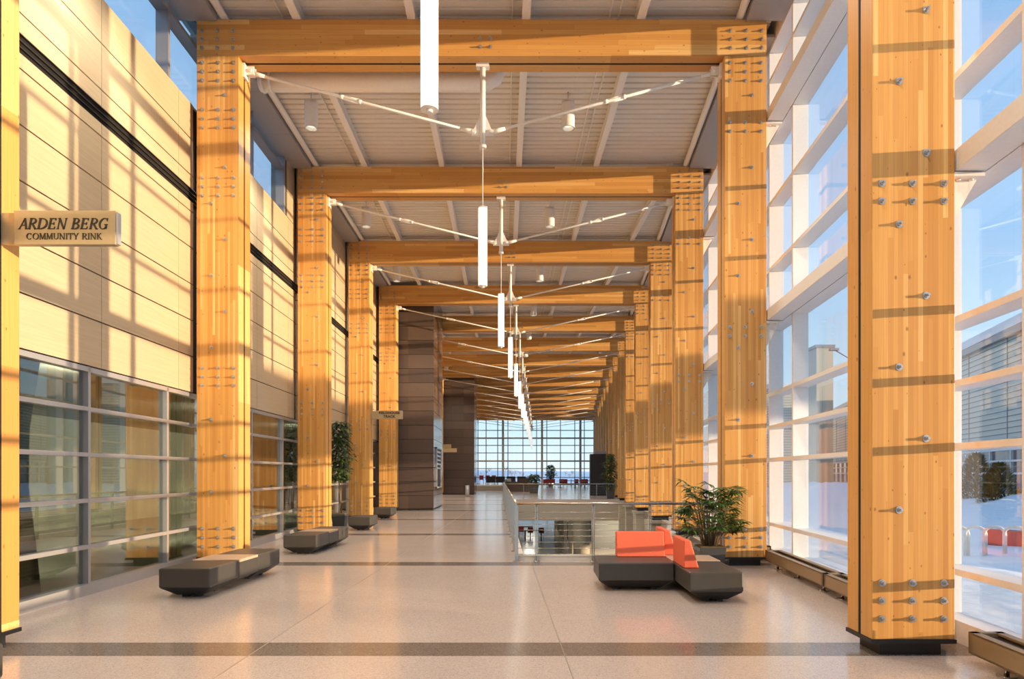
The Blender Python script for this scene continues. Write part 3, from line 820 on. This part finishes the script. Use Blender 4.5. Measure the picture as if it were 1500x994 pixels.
# ------------------------------------------------------------------ signs
STROKES = {  # serif capitals on a unit height: (polyline, thick?)
 'A': [([(.02,0),(.36,1)],0),([(.36,1),(.68,0)],1),([(.16,.36),(.55,.36)],0)],
 'R': [([(.14,0),(.14,1)],1),('arc',(.14,1),(.62,.74),(.14,.48)),([(.34,.48),(.72,0)],1)],
 'D': [([(.14,0),(.14,1)],1),('arc',(.14,1),(.84,.5),(.14,0))],
 'E': [([(.14,0),(.14,1)],1),([(.14,.96),(.60,.96)],0),([(.14,.5),(.50,.5)],0),([(.14,.04),(.64,.04)],0),([(.60,1),(.60,.78)],0),([(.64,0),(.64,.24)],0),([(.50,.62),(.50,.38)],0)],
 'N': [([(.12,0),(.12,1)],0),([(.10,1),(.70,0)],1),([(.72,0),(.72,1)],0)],
 'B': [([(.14,0),(.14,1)],1),('arc',(.14,1),(.58,.76),(.14,.52)),('arc',(.14,.52),(.66,.26),(.14,0))],
 'G': [('ell',(.44,.5),.38,.5,50,318),([(.70,.03),(.70,.42)],1),([(.50,.42),(.82,.42)],0),([(.70,1),(.70,.72)],0)],
 'C': [('ell',(.44,.5),.38,.5,50,310),([(.70,1),(.70,.72)],0)],
 'O': [('ell',(.46,.5),.40,.5,0,360)],
 'M': [([(.10,0),(.14,1)],0),([(.14,1),(.46,.05)],1),([(.46,.05),(.78,1)],0),([(.80,1),(.84,0)],1)],
 'U': [([(.12,1),(.12,.32)],1),('arcu',(.12,.32),(.40,-.02),(.68,.32)),([(.68,.32),(.68,1)],0)],
 'I': [([(.16,0),(.16,1)],1)],
 'T': [([(.34,0),(.34,1)],1),([(.02,.96),(.66,.96)],0),([(.02,1),(.02,.74)],0),([(.66,1),(.66,.74)],0)],
 'Y': [([(.36,0),(.36,.46)],1),([(.04,1),(.36,.44)],1),([(.36,.44),(.68,1)],0)],
 'K': [([(.14,0),(.14,1)],1),([(.14,.40),(.60,1)],0),([(.28,.56),(.70,0)],1)],
}
SERIF = {'A':[(.02,0),(.68,0)],'R':[(.14,0),(.14,1),(.74,0)],'D':[(.10,0),(.10,1)],'E':[(.12,0),(.12,1)],'N':[(.12,0),(.08,1),(.72,1)],
 'B':[(.10,0),(.10,1)],'G':[],'C':[],'O':[],'M':[(.10,0),(.10,1),(.84,1),(.84,0)],'U':[(.12,1),(.68,1)],'I':[(.16,0),(.16,1)],'T':[(.34,0)],
 'Y':[(.36,0),(.04,1),(.68,1)],'K':[(.14,0),(.14,1),(.60,1),(.70,0)]}
WID = {'A':.72,'R':.76,'D':.90,'E':.74,'N':.84,'B':.74,'G':.90,'C':.84,'O':.92,'M':.96,'U':.80,'I':.32,'T':.70,'Y':.74,'K':.74,' ':.34}
def letters(text, width, h, x0, y, z0, shear=0.0, thick=.15, thin=.07, track=.07):
    m = MB(); adv = 0; tot = sum(WID[c]+track for c in text)-track; sx = width/(tot*h)
    def T(u, v): return (x0+(adv+u)*h*sx+v*h*shear, z0+v*h)
    def seg(p, q, wd):
        p = Vector(T(*p)); q = Vector(T(*q)); d = (q-p)
        if d.length < 1e-6: return
        d.normalize(); n = Vector((-d.y, d.x))*wd*h/2; e = d*.0
        pts = [p-n-e, q-n+e, q+n+e, p+n-e]
        m.hexa([(a.x, y+.002, a.y) for a in pts] + [(a.x, y-.004, a.y) for a in pts])
    for c in text:
        for st in STROKES.get(c, []):
            if st[0] == 'arc':
                (ax, ay), (bx, by), (cx_, cy) = st[1:]
                pl = [(ax, ay-.03)]
                for i in range(0, 11):
                    an = math.pi/2-math.pi*i/10
                    pl.append((ax+.16+(bx-ax-.16)*math.cos(an), by+((ay-cy)/2-.03)*math.sin(an)))
                pl.append((cx_, cy+.03)); n_ = len(pl)
                for i in range(n_-1): seg(pl[i], pl[i+1], thin+(thick-thin)*max(0, math.sin(math.pi*(i+.5)/(n_-1)))**2)
            elif st[0] == 'arcu':
                (ax, ay), (bx, by), (cx_, cy) = st[1:]
                pl = [(ax+(cx_-ax)*(1-math.cos(math.pi*i/10))/2, ay-(ay-.04)*math.sin(math.pi*i/10)) for i in range(11)]
                for i in range(10): seg(pl[i], pl[i+1], thin*1.3)
            elif st[0] == 'ell':
                _, (ex_, ey), rx, ry, a0, a1 = st
                n_ = 22; pl = [(ex_+rx*math.cos(math.radians(a0+(a1-a0)*i/n_)), ey+(ry-.02)*math.sin(math.radians(a0+(a1-a0)*i/n_))) for i in range(n_+1)]
                for i in range(n_):
                    an = math.radians(a0+(a1-a0)*(i+.5)/n_); seg(pl[i], pl[i+1], thin+(thick-thin)*abs(math.cos(an))**1.5)
            else:
                pl, tk = st
                for i in range(len(pl)-1): seg(pl[i], pl[i+1], thick if tk else thin)
        for (u, v) in SERIF.get(c, []):
            seg((u-.12, v+(.025 if v == 0 else -.025)), (u+.12, v+(.025 if v == 0 else -.025)), .05)
        adv += WID[c]+track
    return m
def sign_board(label, p0, p1, zt, zb, y, colx, th=.06):
    t = thing('blade_sign', label, 'sign', (p0, y, zb))
    m = MB(); m.box(p0, p1, y, y+th, zb, zt); m.build('sign_panel', M['sign'], t, .004)
    m = MB(); m.box(p1-.004, p1+.02, y+.008, y+th-.008, zb+.006, zt-.015); m.build('edge_strip', M['silver'], t)
    m = MB(); m.box(colx, p0, y+.02, y+th-.015, zb+.005, zt-.015); m.build('mounting_plate', M['sign'], t)
    return t
ys = 6.02
a, b = P(20, 308, ys), P(169, 358, ys)
sg = sign_board('brushed blade sign reading ARDEN BERG COMMUNITY RINK on the nearest left column', a.x, b.x, a.z, b.z, ys, -hw(Dk(1))+.003)
q0, q1 = P(28, 335.5, ys), P(161, 319.5, ys)
letters('ARDEN BERG', q1.x-q0.x-.02, q1.z-q0.z, q0.x, ys-.001, q0.z, .22, .17, .075, .10).build('lettering', M['ink'], sg)
q0, q1 = P(39, 350.5, ys), P(149, 341.5, ys)
letters('COMMUNITY RINK', q1.x-q0.x, q1.z-q0.z, q0.x, ys-.001, q0.z, 0, .16, .08, .09).build('lettering', M['ink'], sg)
def text(body, x, y, z, size, mat, name, parent=None, bold=.0, align='CENTER', rot=(math.pi/2,0,0), space=1.0):
    cu = bpy.data.curves.new(name, 'FONT'); cu.body = body; cu.size = size; cu.align_x = align; cu.align_y = 'CENTER'; cu.extrude = .002; cu.offset = bold; cu.space_character = space
    tmp = bpy.data.objects.new('tmp', cu); COL.objects.link(tmp); bpy.context.view_layer.update()
    me = bpy.data.meshes.new_from_object(tmp.evaluated_get(bpy.context.evaluated_depsgraph_get()))
    bpy.data.objects.remove(tmp); bpy.data.curves.remove(cu); me.materials.clear(); me.materials.append(mat)
    o = bpy.data.objects.new(name, me); COL.objects.link(o)
    off = parent.location if parent else Vector((0,0,0)); o.location = Vector((x, y, z))-off; o.rotation_euler = rot
    if parent: o.parent = parent
    return o
ys = Dk(4)+.18
a, b = P(551.5, 601, ys), P(589, 613.6, ys)
sg = sign_board('beige blade sign reading FIELDHOUSE TRACK on the fourth left column', a.x, b.x, a.z, b.z, ys, -hw(Dk(4))+.003)
c = P(570.2, 604.6, ys); text('FIELDHOUSE', c.x, ys-.003, c.z, .112, M['ink'], 'lettering', sg, .006, space=1.12)
c = P(570.2, 609.8, ys); text('TRACK', c.x, ys-.003, c.z, .112, M['ink'], 'lettering', sg, .006, space=1.12)
for (xa, xb, ya, yb, ys, lab) in ((640, 661, 650.5, 656, 47.9, 'upper of two small beige blade signs before the farther dark block'),
                              (640, 669, 656.3, 662, 44.4, 'lower of two small beige blade signs before the farther dark block')):
    a, b = P(xa, ya, ys), P(xb, yb, ys)
    t = thing('blade_sign', lab, 'sign', (a.x, ys, b.z))
    m = MB(); m.box(a.x, b.x, ys, ys+.05, b.z, a.z); m.build('sign_panel', M['sign'], t)
    m = MB(); m.box(-hw(ys)+.06, a.x, ys+.01, ys+.04, b.z+.02, a.z-.02); m.build('mounting_plate', M['sign'], t)

# ------------------------------------------------------------------ convectors along the right glass
def convector(d0, d1, label):
    t = thing('convector', label, 'radiator', (hw(d0)+.75, d0, 0), 'bronze convectors along the right glass')
    m = MB(); o0, o1 = .66, .93
    m.wall(1, o0, o0+.02, d0, d1, .10, .27); m.wall(1, o1-.02, o1, d0, d1, .10, .27); m.wall(1, o0, o1, d0, d1, .10, .115)
    m.wall(1, o0, o0+.07, d0, d1, .255, .272); m.wall(1, o1-.07, o1, d0, d1, .255, .272); m.wall(1, o0, o1, d0, d0+.06, .10, .272); m.wall(1, o0, o1, d1-.06, d1, .10, .272)
    m.build('casing', M['bronze'], t)
    m = MB(); m.wall(1, o0+.07, o1-.07, d0+.07, d1-.07, .235, .24); m.build('grille', M['dark'], t)
    n = max(2, int((d1-d0)/.8))
    for i in range(n):
        D = d0+.3+(d1-d0-.6)*i/(n-1); x = hw(D)+.78; m = MB(); m.tube([(x,D,0),(x,D,.11)], .02, 8); m.tube([(x,D,0),(x,D,.008)], .07, 14); m.build('leg', M['steel'], t)
convector(2.2, 5.52, 'bronze floor convector at the bottom right corner of the view')
convector(6.35, 8.72, 'bronze floor convector emerging from behind the nearest right column')
convector(8.74, 11.4, 'bronze floor convector ending beside the second right column')
convector(12.0, 17.0, 'bronze floor convector beyond the second right column')

# ------------------------------------------------------------------ far furnishings
t = thing('kiosk', 'tall black kiosk box standing by the right columns beyond the stair opening', 'kiosk', (CX+4.05, 47.5, 0))
m = MB(); a = P(865, 664.5, 47); b = P(888, 727, 47); m.box(a.x, b.x, 47, 48, 0.02, a.z); m.build('body', M['dark'], t, .01)
m = MB(); m.box(a.x+.25, b.x, 47.1, 47.9, a.z, a.z+.2); m.build('cap', M['grey_frame'], t)
t = thing('trash_can', 'slim silver trash can in front of the farther dark block', 'trash can', (CX-4.9, 46, 0))
p = P(684.5, 727, 46); m = MB(); m.tube([(p.x,46,0.02),(p.x,46,.75)], .14, 18); m.build('body', M['silver'], t)
m = MB(); m.tube([(p.x,46,.75),(p.x,46,.80)], [.145,.12], 18); m.tube([(p.x,46,0),(p.x,46,.03)], .12, 18); m.build('lid', M['dark'], t)
m = MB(); m.box(P(693,0,62).x, P(739,0,62).x, 62, 66, 0, .42); m.box(P(739,0,58).x, P(740.5,0,58).x+.15, 58, 66, 0, 1.05)
struct(m.build('wall_low', M['beige']), 'low beige platform wall beyond the stair opening', 'low wall')
m = MB(); x0, x1 = P(740,0,58).x, P(776,0,58).x
m.hexa([(x0,58,0),(x1,58,0),(x1,58.3,0),(x0,58.3,0),(x0,58,.85),(x0+1.0,58,.85),(x0+1.0,58.3,.85),(x0,58.3,.85)]); m.box(x0+1.05, x1, 58.6, 58.8, 0, 1.15)
struct(m.build('wall_low_ramp', M['brick']), 'low dark sloped wall by the stair landing', 'low wall')
def lounge(px, label, y=68.0, w=.88):
    p = P(px, 700, y); t = thing('lounge_sofa', label, 'sofa', (p.x, y, .42), 'black lounge sofas near the end glazing')
    m = MB(); m.box(p.x-w/2, p.x+w/2, y, y+.8, .62, .90); m.build('seat', M['dark'], t, .03)
    m = MB(); m.box(p.x-w/2, p.x+w/2, y, y+.2, .90, 1.25); m.build('backrest', M['dark'], t, .03)
    m = MB()
    for q in (-w/2+.1, w/2-.16): m.box(p.x+q, p.x+q+.06, y+.05, y+.11, .42, .62); m.box(p.x+q, p.x+q+.06, y+.65, y+.71, .42, .62)
    m.build('leg', M['steel'], t)
m = MB(); m.box(P(693,0,66).x, P(776,0,66).x, 66, 80, 0, .42); struct(m.build('floor_platform', M['floor']), 'raised lounge floor before the end glazing', 'floor')
lounge(719, 'leftmost black lounge sofa near the end glazing'); lounge(733, 'second black lounge sofa from the left near the end glazing')
lounge(748.5, 'black lounge sofa behind the dark ramp wall'); lounge(764, 'rightmost black lounge sofa behind the dark ramp wall')
def chair(px, y, label, group, z0=0, ang=0, mat='redchair'):
    p = P(px, 0, y); t = thing('dining_chair', label, 'chair', (p.x, y, z0), group)
    m = MB(); x = p.x; w = .24
    m.box(x-w, x+w, y-w, y+w, z0+.43, z0+.48); m.build('seat', M[mat], t, .01)
    m = MB(); sy = -1 if ang == 0 else 1
    if ang in (0, 1): m.box(x-w, x+w, y+sy*w-.02, y+sy*w+.02, z0+.48, z0+.92)
    else: m.box(x-w-.02, x-w+.02, y-w, y+w, z0+.48, z0+.92)
    m.build('backrest', M[mat], t, .01)
    for a in (-1, 1):
        for b in (-1, 1):
            m = MB(); m.tube([(x+a*w*.85,y+b*w*.85,z0),(x+a*w*.8,y+b*w*.8,z0+.44)], .016, 6); m.build('leg', M['steel'], t)
def table(px, y, label, group, z0=0):
    p = P(px, 0, y); t = thing('dining_table', label, 'table', (p.x, y, z0), group)
    m = MB(); m.tube([(p.x,y,z0+.71),(p.x,y,z0+.74)], .45, 20); m.build('tabletop', M['tan'], t)
    m = MB(); m.tube([(p.x,y,z0),(p.x,y,z0+.72)], .035, 10); m.tube([(p.x,y,z0),(p.x,y,z0+.03)], .25, 16); m.build('pedestal', M['dark'], t)
gp = 'red chairs near the end glazing'
for px, y, z0, lab, an in ((705.5,74,.42,'leftmost red chair by the end glazing, on the raised lounge',0),(714.5,74,.42,'second red chair from the left on the raised lounge',0),
        (723.5,74,.42,'third red chair from the left, half behind a black sofa',0),
        (799,72,0,'front red chair of the cluster before the potted tree',0),(806,72.8,0,'red chair right of the front one before the potted tree',0),
        (801,76,0,'rear left red chair beneath the potted tree',1),(810,76.4,0,'rear right red chair beneath the potted tree',1),
        (815,75,0,'red chair on the left of the middle dining table',2),(822.5,76.2,0,'red chair behind the middle dining table',1),(828,75.4,0,'red chair on the right of the middle dining table',0),
        (840,74.5,0,'red chair left of the right dining table',2),(844.5,75.2,0,'red chair behind the right dining table',1),
        (853.5,74.6,0,'red chair beside the black kiosk, left one',0),(858.5,75.4,0,'red chair beside the black kiosk, right one',1)):
    chair(px, y, lab, gp, z0, an)
tg = 'pedestal dining tables near the end glazing'
table(803, 74.4, 'round pedestal table among the red chairs before the potted tree', tg); table(820.5, 74.6, 'middle round pedestal table among the far red chairs', tg)
table(843, 73.4, 'round pedestal table right of the middle one by the far red chairs', tg); table(857, 73.4, 'round pedestal table nearest the black kiosk', tg)
t = thing('bar_ledge', 'long dark drink ledge on legs before the end glazing', 'ledge', (CX+3, 90, 0))
m = MB(); m.box(ex(818), ex(866), 89.6, 90, .55, .62); m.build('ledge_top', M['dark'], t)
for px in (820, 835, 850, 864): m = MB(); m.box(ex(px)-.05, ex(px)+.05, 89.7, 89.9, 0, .55); m.build('leg', M['dark'], t)
lg = 'furniture on the level below'
for px, y, lab in ((766, 64, 'left table on the level below'), (781, 60, 'right table on the level below')):
    p = P(px, 0, y); t = thing('lower_table', lab + ' seen through the railing', 'table', (p.x, y, -4.2), lg)
    m = MB(); m.box(p.x-.9, p.x+.9, y-.4, y+.4, -3.48, -3.42); m.build('tabletop', M['bark'], t)
    for q in (-.7, .7): m = MB(); m.box(p.x+q-.06, p.x+q+.06, y-.3, y+.3, -4.2, -3.48); m.build('leg', M['dark'], t)
for px, y, lab in ((763.5, 62.4, 'leftmost red chair on the level below'), (777, 61.4, 'middle red chair on the level below'), (793, 61, 'rightmost red chair on the level below')):
    chair(px, y, lab, 'red chairs on the level below', -4.2, 0)

# ------------------------------------------------------------------ outside
def grid(name, x0, x1, y0, y1, nx, ny, fz, mat):
    m = MB()
    for j in range(ny+1):
        for i in range(nx+1):
            x = x0+(x1-x0)*i/nx; y = y0+(y1-y0)*j/ny; m.v.append((x, y, fz(x, y)))
    for j in range(ny):
        for i in range(nx):
            a = j*(nx+1)+i; m.f.append((a, a+1, a+nx+2, a+nx+1)); m.m.append(0); m.sm.append(True)
    return m.build(name, mat)
from mathutils import noise as NZ
def fz(x, y):
    e = x-hw(y)-1.4
    b = .12*NZ.noise(Vector((x*.8, y*.8, 0)))+.06*NZ.noise(Vector((x*2.7, y*2.7, 3)))
    bank = 1.0*math.exp(-((e-13.5-.10*y)/3.2)**2)*(1+.35*NZ.noise(Vector((x*.35,y*.35,1)))) * (1 if y > 8 else max(0, (y)/8))
    t_ = min(1, max(0, (e-2.5)/3.0)); shade_pile = 1.15*math.exp(-(((x-10.6)/1.6)**2+((y-3.4)/1.5)**2))  # unseen mound added to shade the foot of the nearest right column
    return -.04-.36*t_*t_*(3-2*t_)+b*min(1, max(0, e/1.0+.3))+bank+shade_pile
m = MB(); NXg, NYg = 70, 110
for j in range(NYg+1):
    y = -30+140*j/NYg
    for i in range(NXg+1):
        x = hw(y)+1.28+46*(i/NXg)**1.25; m.v.append((x, y, fz(x, y)))
for j in range(NYg):
    for i in range(NXg):
        a = j*(NXg+1)+i; m.f.append((a, a+1, a+NXg+2, a+NXg+1)); m.m.append(0); m.sm.append(True)
o = m.build('ground_snow', M['snow']); struct(o, 'snow covered ground outside the right glazing', 'snow')
def fz2(x, y):
    t_ = min(1, max(0, (y-110)/330.)); h = -4.8+5.2*t_**1.3
    h += 3.0*NZ.noise(Vector((x*.006, y*.012, 0)))*t_ + 1.5*NZ.noise(Vector((x*.02, y*.035, 5)))*t_
    h += 16*max(0, NZ.noise(Vector((x*.0028+.45, 2.2, 1)))+.15)*min(1, max(0, (y-500)/300.))
    return h
o = grid('ground_snowfield', -500, 600, 94, 900, 90, 90, fz2, M['snow']); struct(o, 'blue shadowed snowfield and low hills beyond the end glazing', 'snowfield')
o = grid('ground_left', -300, -12.5, -60, 93, 4, 4, lambda x, y: -.2, M['snow']); struct(o, 'snow covered ground beyond the left wing', 'snow')
o = grid('ground_behind', -60, 60, -120, -7.2, 4, 4, lambda x, y: -.2, M['snow']); struct(o, 'snow covered ground behind the viewer', 'snow')
random.seed(21)
for i, px in enumerate((706, 713, 717, 741, 746, 750, 754, 762, 766, 829, 835, 839)):
    y = 430+random.uniform(-20, 20); p = P(px, 696, y); z = fz2(p.x, y); t = thing('bare_tree', f'hazy bare tree on the snowy horizon, {ORD[i+1]} from the left through the end glazing', 'tree', (p.x, y, z), 'bare trees on the snowy horizon')
    hgt = random.uniform(2.4, 3.6) if i not in (3,4,5,6) else random.uniform(3.4, 4.6); m = MB()
    m.tube([(p.x,y,z-.3),(p.x,y,z+hgt*.55)], [.2,.12], 6)
    for q in range(16):
        an = random.uniform(0, 6.28); b = Vector((p.x,y,z+hgt*random.uniform(.15,.55))); e_ = b+Vector((math.cos(an)*hgt*.42, math.sin(an)*hgt*.42, hgt*random.uniform(.2,.5)))
        m.tube([b, e_], [.09,.03], 4)
        for w in range(4):
            c_ = b.lerp(e_, random.uniform(.4, 1)); m.tube([c_, c_+Vector((random.uniform(-1,1), random.uniform(-1,1), random.uniform(.3,1)))*hgt*.18], [.05,.02], 3)
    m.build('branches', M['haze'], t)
# neighbouring wing with louvred wall and strip windows
def bx(D): return CX+15.7+.245*D
def wing(m, d0, d1, z0, z1, o0, o1, mi=0):
    m.hexa([(bx(d0)+o0,d0,z0),(bx(d0)+o1,d0,z0),(bx(d1)+o1,d1,z0),(bx(d1)+o0,d1,z0),(bx(d0)+o0,d0,z1),(bx(d0)+o1,d0,z1),(bx(d1)+o1,d1,z1),(bx(d1)+o0,d1,z1)], mi)
bld = thing('neighbour_building', 'louvred neighbouring building with strip windows seen through the right glass', 'building', (bx(33), 33, 0))
D0, D1 = 32.6, 112.0
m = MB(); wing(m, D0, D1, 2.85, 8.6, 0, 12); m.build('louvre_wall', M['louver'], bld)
m = MB(); wing(m, D0, D1, -.2, .5, 0, 12); wing(m, D0, D1, 8.6, 8.95, -.3, 12); m.build('wall', M['grey_frame'], bld)
m = MB(); wing(m, D0-.2, D1, 8.95, 9.4, -.35, 12); m.build('roof_snow', M['snow'], bld)
m = MB(); wing(m, D0, D1, .5, 2.85, .12, 12); m.build('window_strip', plain('blue_glass', (.06,.10,.15), .08, 0, .8), bld)
m = MB()
for z in (.5, 1.55, 2.2, 2.8): wing(m, D0, D1, z-.05, z+.05, -.02, .13)
D = D0
while D < D1: wing(m, D, D+.1, .4, 2.85, -.02, .13); D += 2.6
m.build('window_frame', M['alu'], bld)
m = MB(); D = D0+3
while D < D1: wing(m, D, D+.06, 2.9, 8.6, -.03, .0); D += 5.2
m.build('wall_joint', M['grey_frame'], bld)
Dd = 41.6
m = MB(); wing(m, Dd, Dd+1.1, -.1, 2.15, -.05, .1); m.build('door', M['alu'], bld)
m = MB(); wing(m, Dd+.15, Dd+.95, .2, 2.0, -.07, -.04); m.build('door_pane', M['dark'], bld)
text('7', bx(Dd-.35)-.06, Dd-.35, 2.48, .5, M['alu'], 'door_number', bld, .02, rot=(math.pi/2, 0, -math.pi/2+math.atan(.245)*-1))
t = thing('tower_block', 'pale stair tower rising behind the louvred wing outside', 'building', (CX+30, 72, 0))
m = MB(); p = P(1196, 0, 72); q = P(1215, 0, 72); m.box(p.x, q.x+.4, 72, 76, -.2, EYE+.184*72); m.build('shaft', M['beige'], t)
m = MB(); m.box(p.x-.15, q.x+.55, 71.85, 76.2, EYE+.184*72, EYE+.184*72+.3); m.build('parapet', M['grey_frame'], t)
t = thing('low_annex', 'low grey louvred annex at the end of the neighbouring building', 'building', (CX+35, 80, 0))
p = P(1130, 0, 78); q = P(1186, 0, 78); m = MB(); m.box(p.x, q.x, 78, 90, -.2, EYE+.125*78); m.build('walls', M['louver'], t)
m = MB(); m.box(p.x-.3, q.x+.3, 77.7, 90, EYE+.125*78, EYE+.125*78+.5); m.build('roof_snow', M['snow'], t)
# unseen slab on posts added to cast a shadow band on the right columns
can = thing('shadow_caster', 'unseen slab on posts added outside the right glazing to cast shadow', 'shadow caster', (CX+25, 20, 0))
m = MB(); m.box(CX+25, CX+29, 4.0, 32.0, 4.05, 5.85); m.build('caster_slab', M['grey_frame'], can)
for i in range(5): m = MB(); y = 6.0+i*6; m.box(CX+26.8, CX+27.2, y, y+.4, -.2, 4.05); m.build('post', M['grey_frame'], can)
# evergreens, bike racks, red wall
def evergreen(px0, px1, ytop, D, label, seed):
    random.seed(seed); c = (px0+px1)/2; p = P(c, 0, D); r = (px1-px0)/2*D/1000; zt = EYE+(693-ytop)*D/1000.
    t = thing('evergreen_shrub', label, 'shrub', (p.x, D, 0), 'evergreen shrubs outside'); m = MB(); m.tube([(p.x,D,-.2),(p.x,D,zt*.8)], [.12,.03], 6); m.build('trunk', M['bark'], t)
    m = MB()
    for i in range(2600):
        u = random.random()**1.2; z = -.1+(zt+.1)*u; rr = r*(1-u)**.48*math.sqrt(random.uniform(.25, 1)); a = random.uniform(0, 6.283)
        q = Vector((p.x+rr*math.cos(a), D+rr*math.sin(a), z)); leaf(m, q, Vector((math.cos(a), math.sin(a), random.uniform(.2, 1.4))), random.uniform(.16, .34), .035, .3)
    m.build('foliage', M['ever'], t)
evergreen(1402, 1458, 666, 33.6, 'taller evergreen shrub on the left behind the snow bank outside', 31)
evergreen(1436, 1492, 680, 30.6, 'shorter evergreen shrub on the right behind the snow bank outside', 32)
for i, px in enumerate((1404, 1429, 1457, 1487, 1518)):
    D = 16.6-i*.3; c = P(px, 800, D); r = .17; pts = []
    zt = EYE+(693-771)*D/1000.; z0 = fz(c.x, D)-.15
    for q in range(9):
        an = math.pi*q/8; pts.append((c.x-r*math.cos(an), D+.12*math.cos(an), zt-r+r*math.sin(an)))
    m = MB(); m.tube([(c.x-r, D+.12, z0)] + pts + [(c.x+r, D-.12, z0)], .036, 8)
    tag(m.build('bike_rack', M['cream'], None, 0, (c.x, D, 0)), f'cream hoop bike rack in the snow outside, {ORD[i+1]} from the left', 'bike rack', 'hoop bike racks in the snow')
m = MB(); a = P(1462, 780, 18.4); b = P(1560, 780, 17.4); m.hexa([(a.x,18.4,-.6),(b.x,17.4,-.6),(b.x,17.9,-.6),(a.x,18.9,-.6),(a.x,18.4,.02),(b.x,17.4,.02),(b.x,17.9,.02),(a.x,18.9,.02)])
tag(m.build('red_bench', plain('faded_red', (.42,.10,.09), .7)), 'low faded red bench behind the bike racks outside', 'bench')
t = thing('light_pole', 'lamp post with long arm outside above the stair tower', 'street lamp', (P(1255,0,60).x, 60, 0))
p = P(1262, 0, 60); m = MB(); m.tube([(p.x,60,-.3),(p.x,60,11.6)], [.12,.07], 8); m.build('pole', M['grey_frame'], t)
a = P(1222, 512, 60); m = MB(); m.tube([(p.x,60,11.0),(a.x,60,a.z)], .05, 6); m.build('arm', M['grey_frame'], t)
m = MB(); m.box(a.x-.4, a.x+.35, 59.8, 60.2, a.z-.08, a.z+.12); m.build('lamp_head', M['grey_frame'], t)

# ------------------------------------------------------------------ light
sun_dir = Vector((-3.19, 1.0, -.198)).normalized()
S = bpy.data.lights.new('sun', 'SUN'); S.energy = 7.6; S.color = (1.0, .74, .48); S.angle = math.radians(.53)
so = bpy.data.objects.new('sun', S); COL.objects.link(so); so.rotation_euler = sun_dir.to_track_quat('-Z', 'Y').to_euler(); so.location = (20, -6, 10)
w = bpy.data.worlds.new('sky'); SC.world = w; w.use_nodes = True; nt = w.node_tree; nt.nodes.clear()
tc = nt.nodes.new('ShaderNodeTexCoord'); sp = nt.nodes.new('ShaderNodeSeparateXYZ'); nt.links.new(tc.outputs['Generated'], sp.inputs[0])
rp = nt.nodes.new('ShaderNodeValToRGB'); nt.links.new(sp.outputs[2], rp.inputs[0])
e = rp.color_ramp.elements
for _ in range(2): e.new(.5)
for el, (p_, c_) in zip(e, ((0, (.80,.88,.93)), (.06, (.62,.83,.96)), (.28, (.36,.61,.93)), (.8, (.21,.44,.80)))): el.position = p_; el.color = (*c_, 1)
bg = nt.nodes.new('ShaderNodeBackground'); nt.links.new(rp.outputs[0], bg.inputs[0]); bg.inputs[1].default_value = 1.15
ow = nt.nodes.new('ShaderNodeOutputWorld'); nt.links.new(bg.outputs[0], ow.inputs[0])

def lamp(name, loc, e, c=(1,.93,.8), r=.3):
    L = bpy.data.lights.new(name, 'POINT'); L.energy = e; L.color = c; L.shadow_soft_size = r
    o = bpy.data.objects.new(name, L); COL.objects.link(o); o.location = loc
for y in (4, 10, 16, 22, 28):
    L = bpy.data.lights.new('rink_room_fill', 'SPOT'); L.energy = 1700; L.color = (1,.93,.8); L.spot_size = math.radians(120); L.spot_blend = .8; L.shadow_soft_size = .12  # unseen fill spot added to brighten the room behind the storefront
    o = bpy.data.objects.new('rink_room_fill', L); COL.objects.link(o); o.location = (-(hw(y)+1.35), y, 3.0); o.rotation_euler = Vector((-1, 0, -.35)).to_track_quat('-Z', 'Y').to_euler()
for x, y in ((2, 26), (2, 36), (0, 50), (5.8, 41.5), (1.4, 43), (0, 62), (0, 76), (6, 60)): lamp('lower_level_fill', (x, y, -1.9), 85, (1,.93,.8), .6)  # fill points added to lift the level below, no fixtures modelled

# ------------------------------------------------------------------ camera
cam = bpy.data.cameras.new('camera'); co = bpy.data.objects.new('camera', cam); COL.objects.link(co)
co.location = (CX, 0, EYE); co.rotation_euler = (math.pi/2, 0, 0)
cam.sensor_width = 36; cam.sensor_fit = 'HORIZONTAL'; cam.lens = 24.0
cam.shift_x = -(790-750)/1500.; cam.shift_y = (693-497)/1500.
cam.clip_start = .05; cam.clip_end = 3000
SC.camera = co
SC.view_settings.view_transform = 'Standard'; SC.view_settings.look = 'None'; SC.view_settings.gamma = 1; SC.view_settings.use_curve_mapping = False
SC.view_settings.exposure = 0.13
cy = SC.cycles
cy.max_bounces = 10; cy.diffuse_bounces = 5; cy.glossy_bounces = 5; cy.transparent_max_bounces = 40; cy.transmission_bounces = 6
cy.caustics_reflective = False; cy.caustics_refractive = False; cy.sample_clamp_indirect = 6.0
cy.use_denoising = True
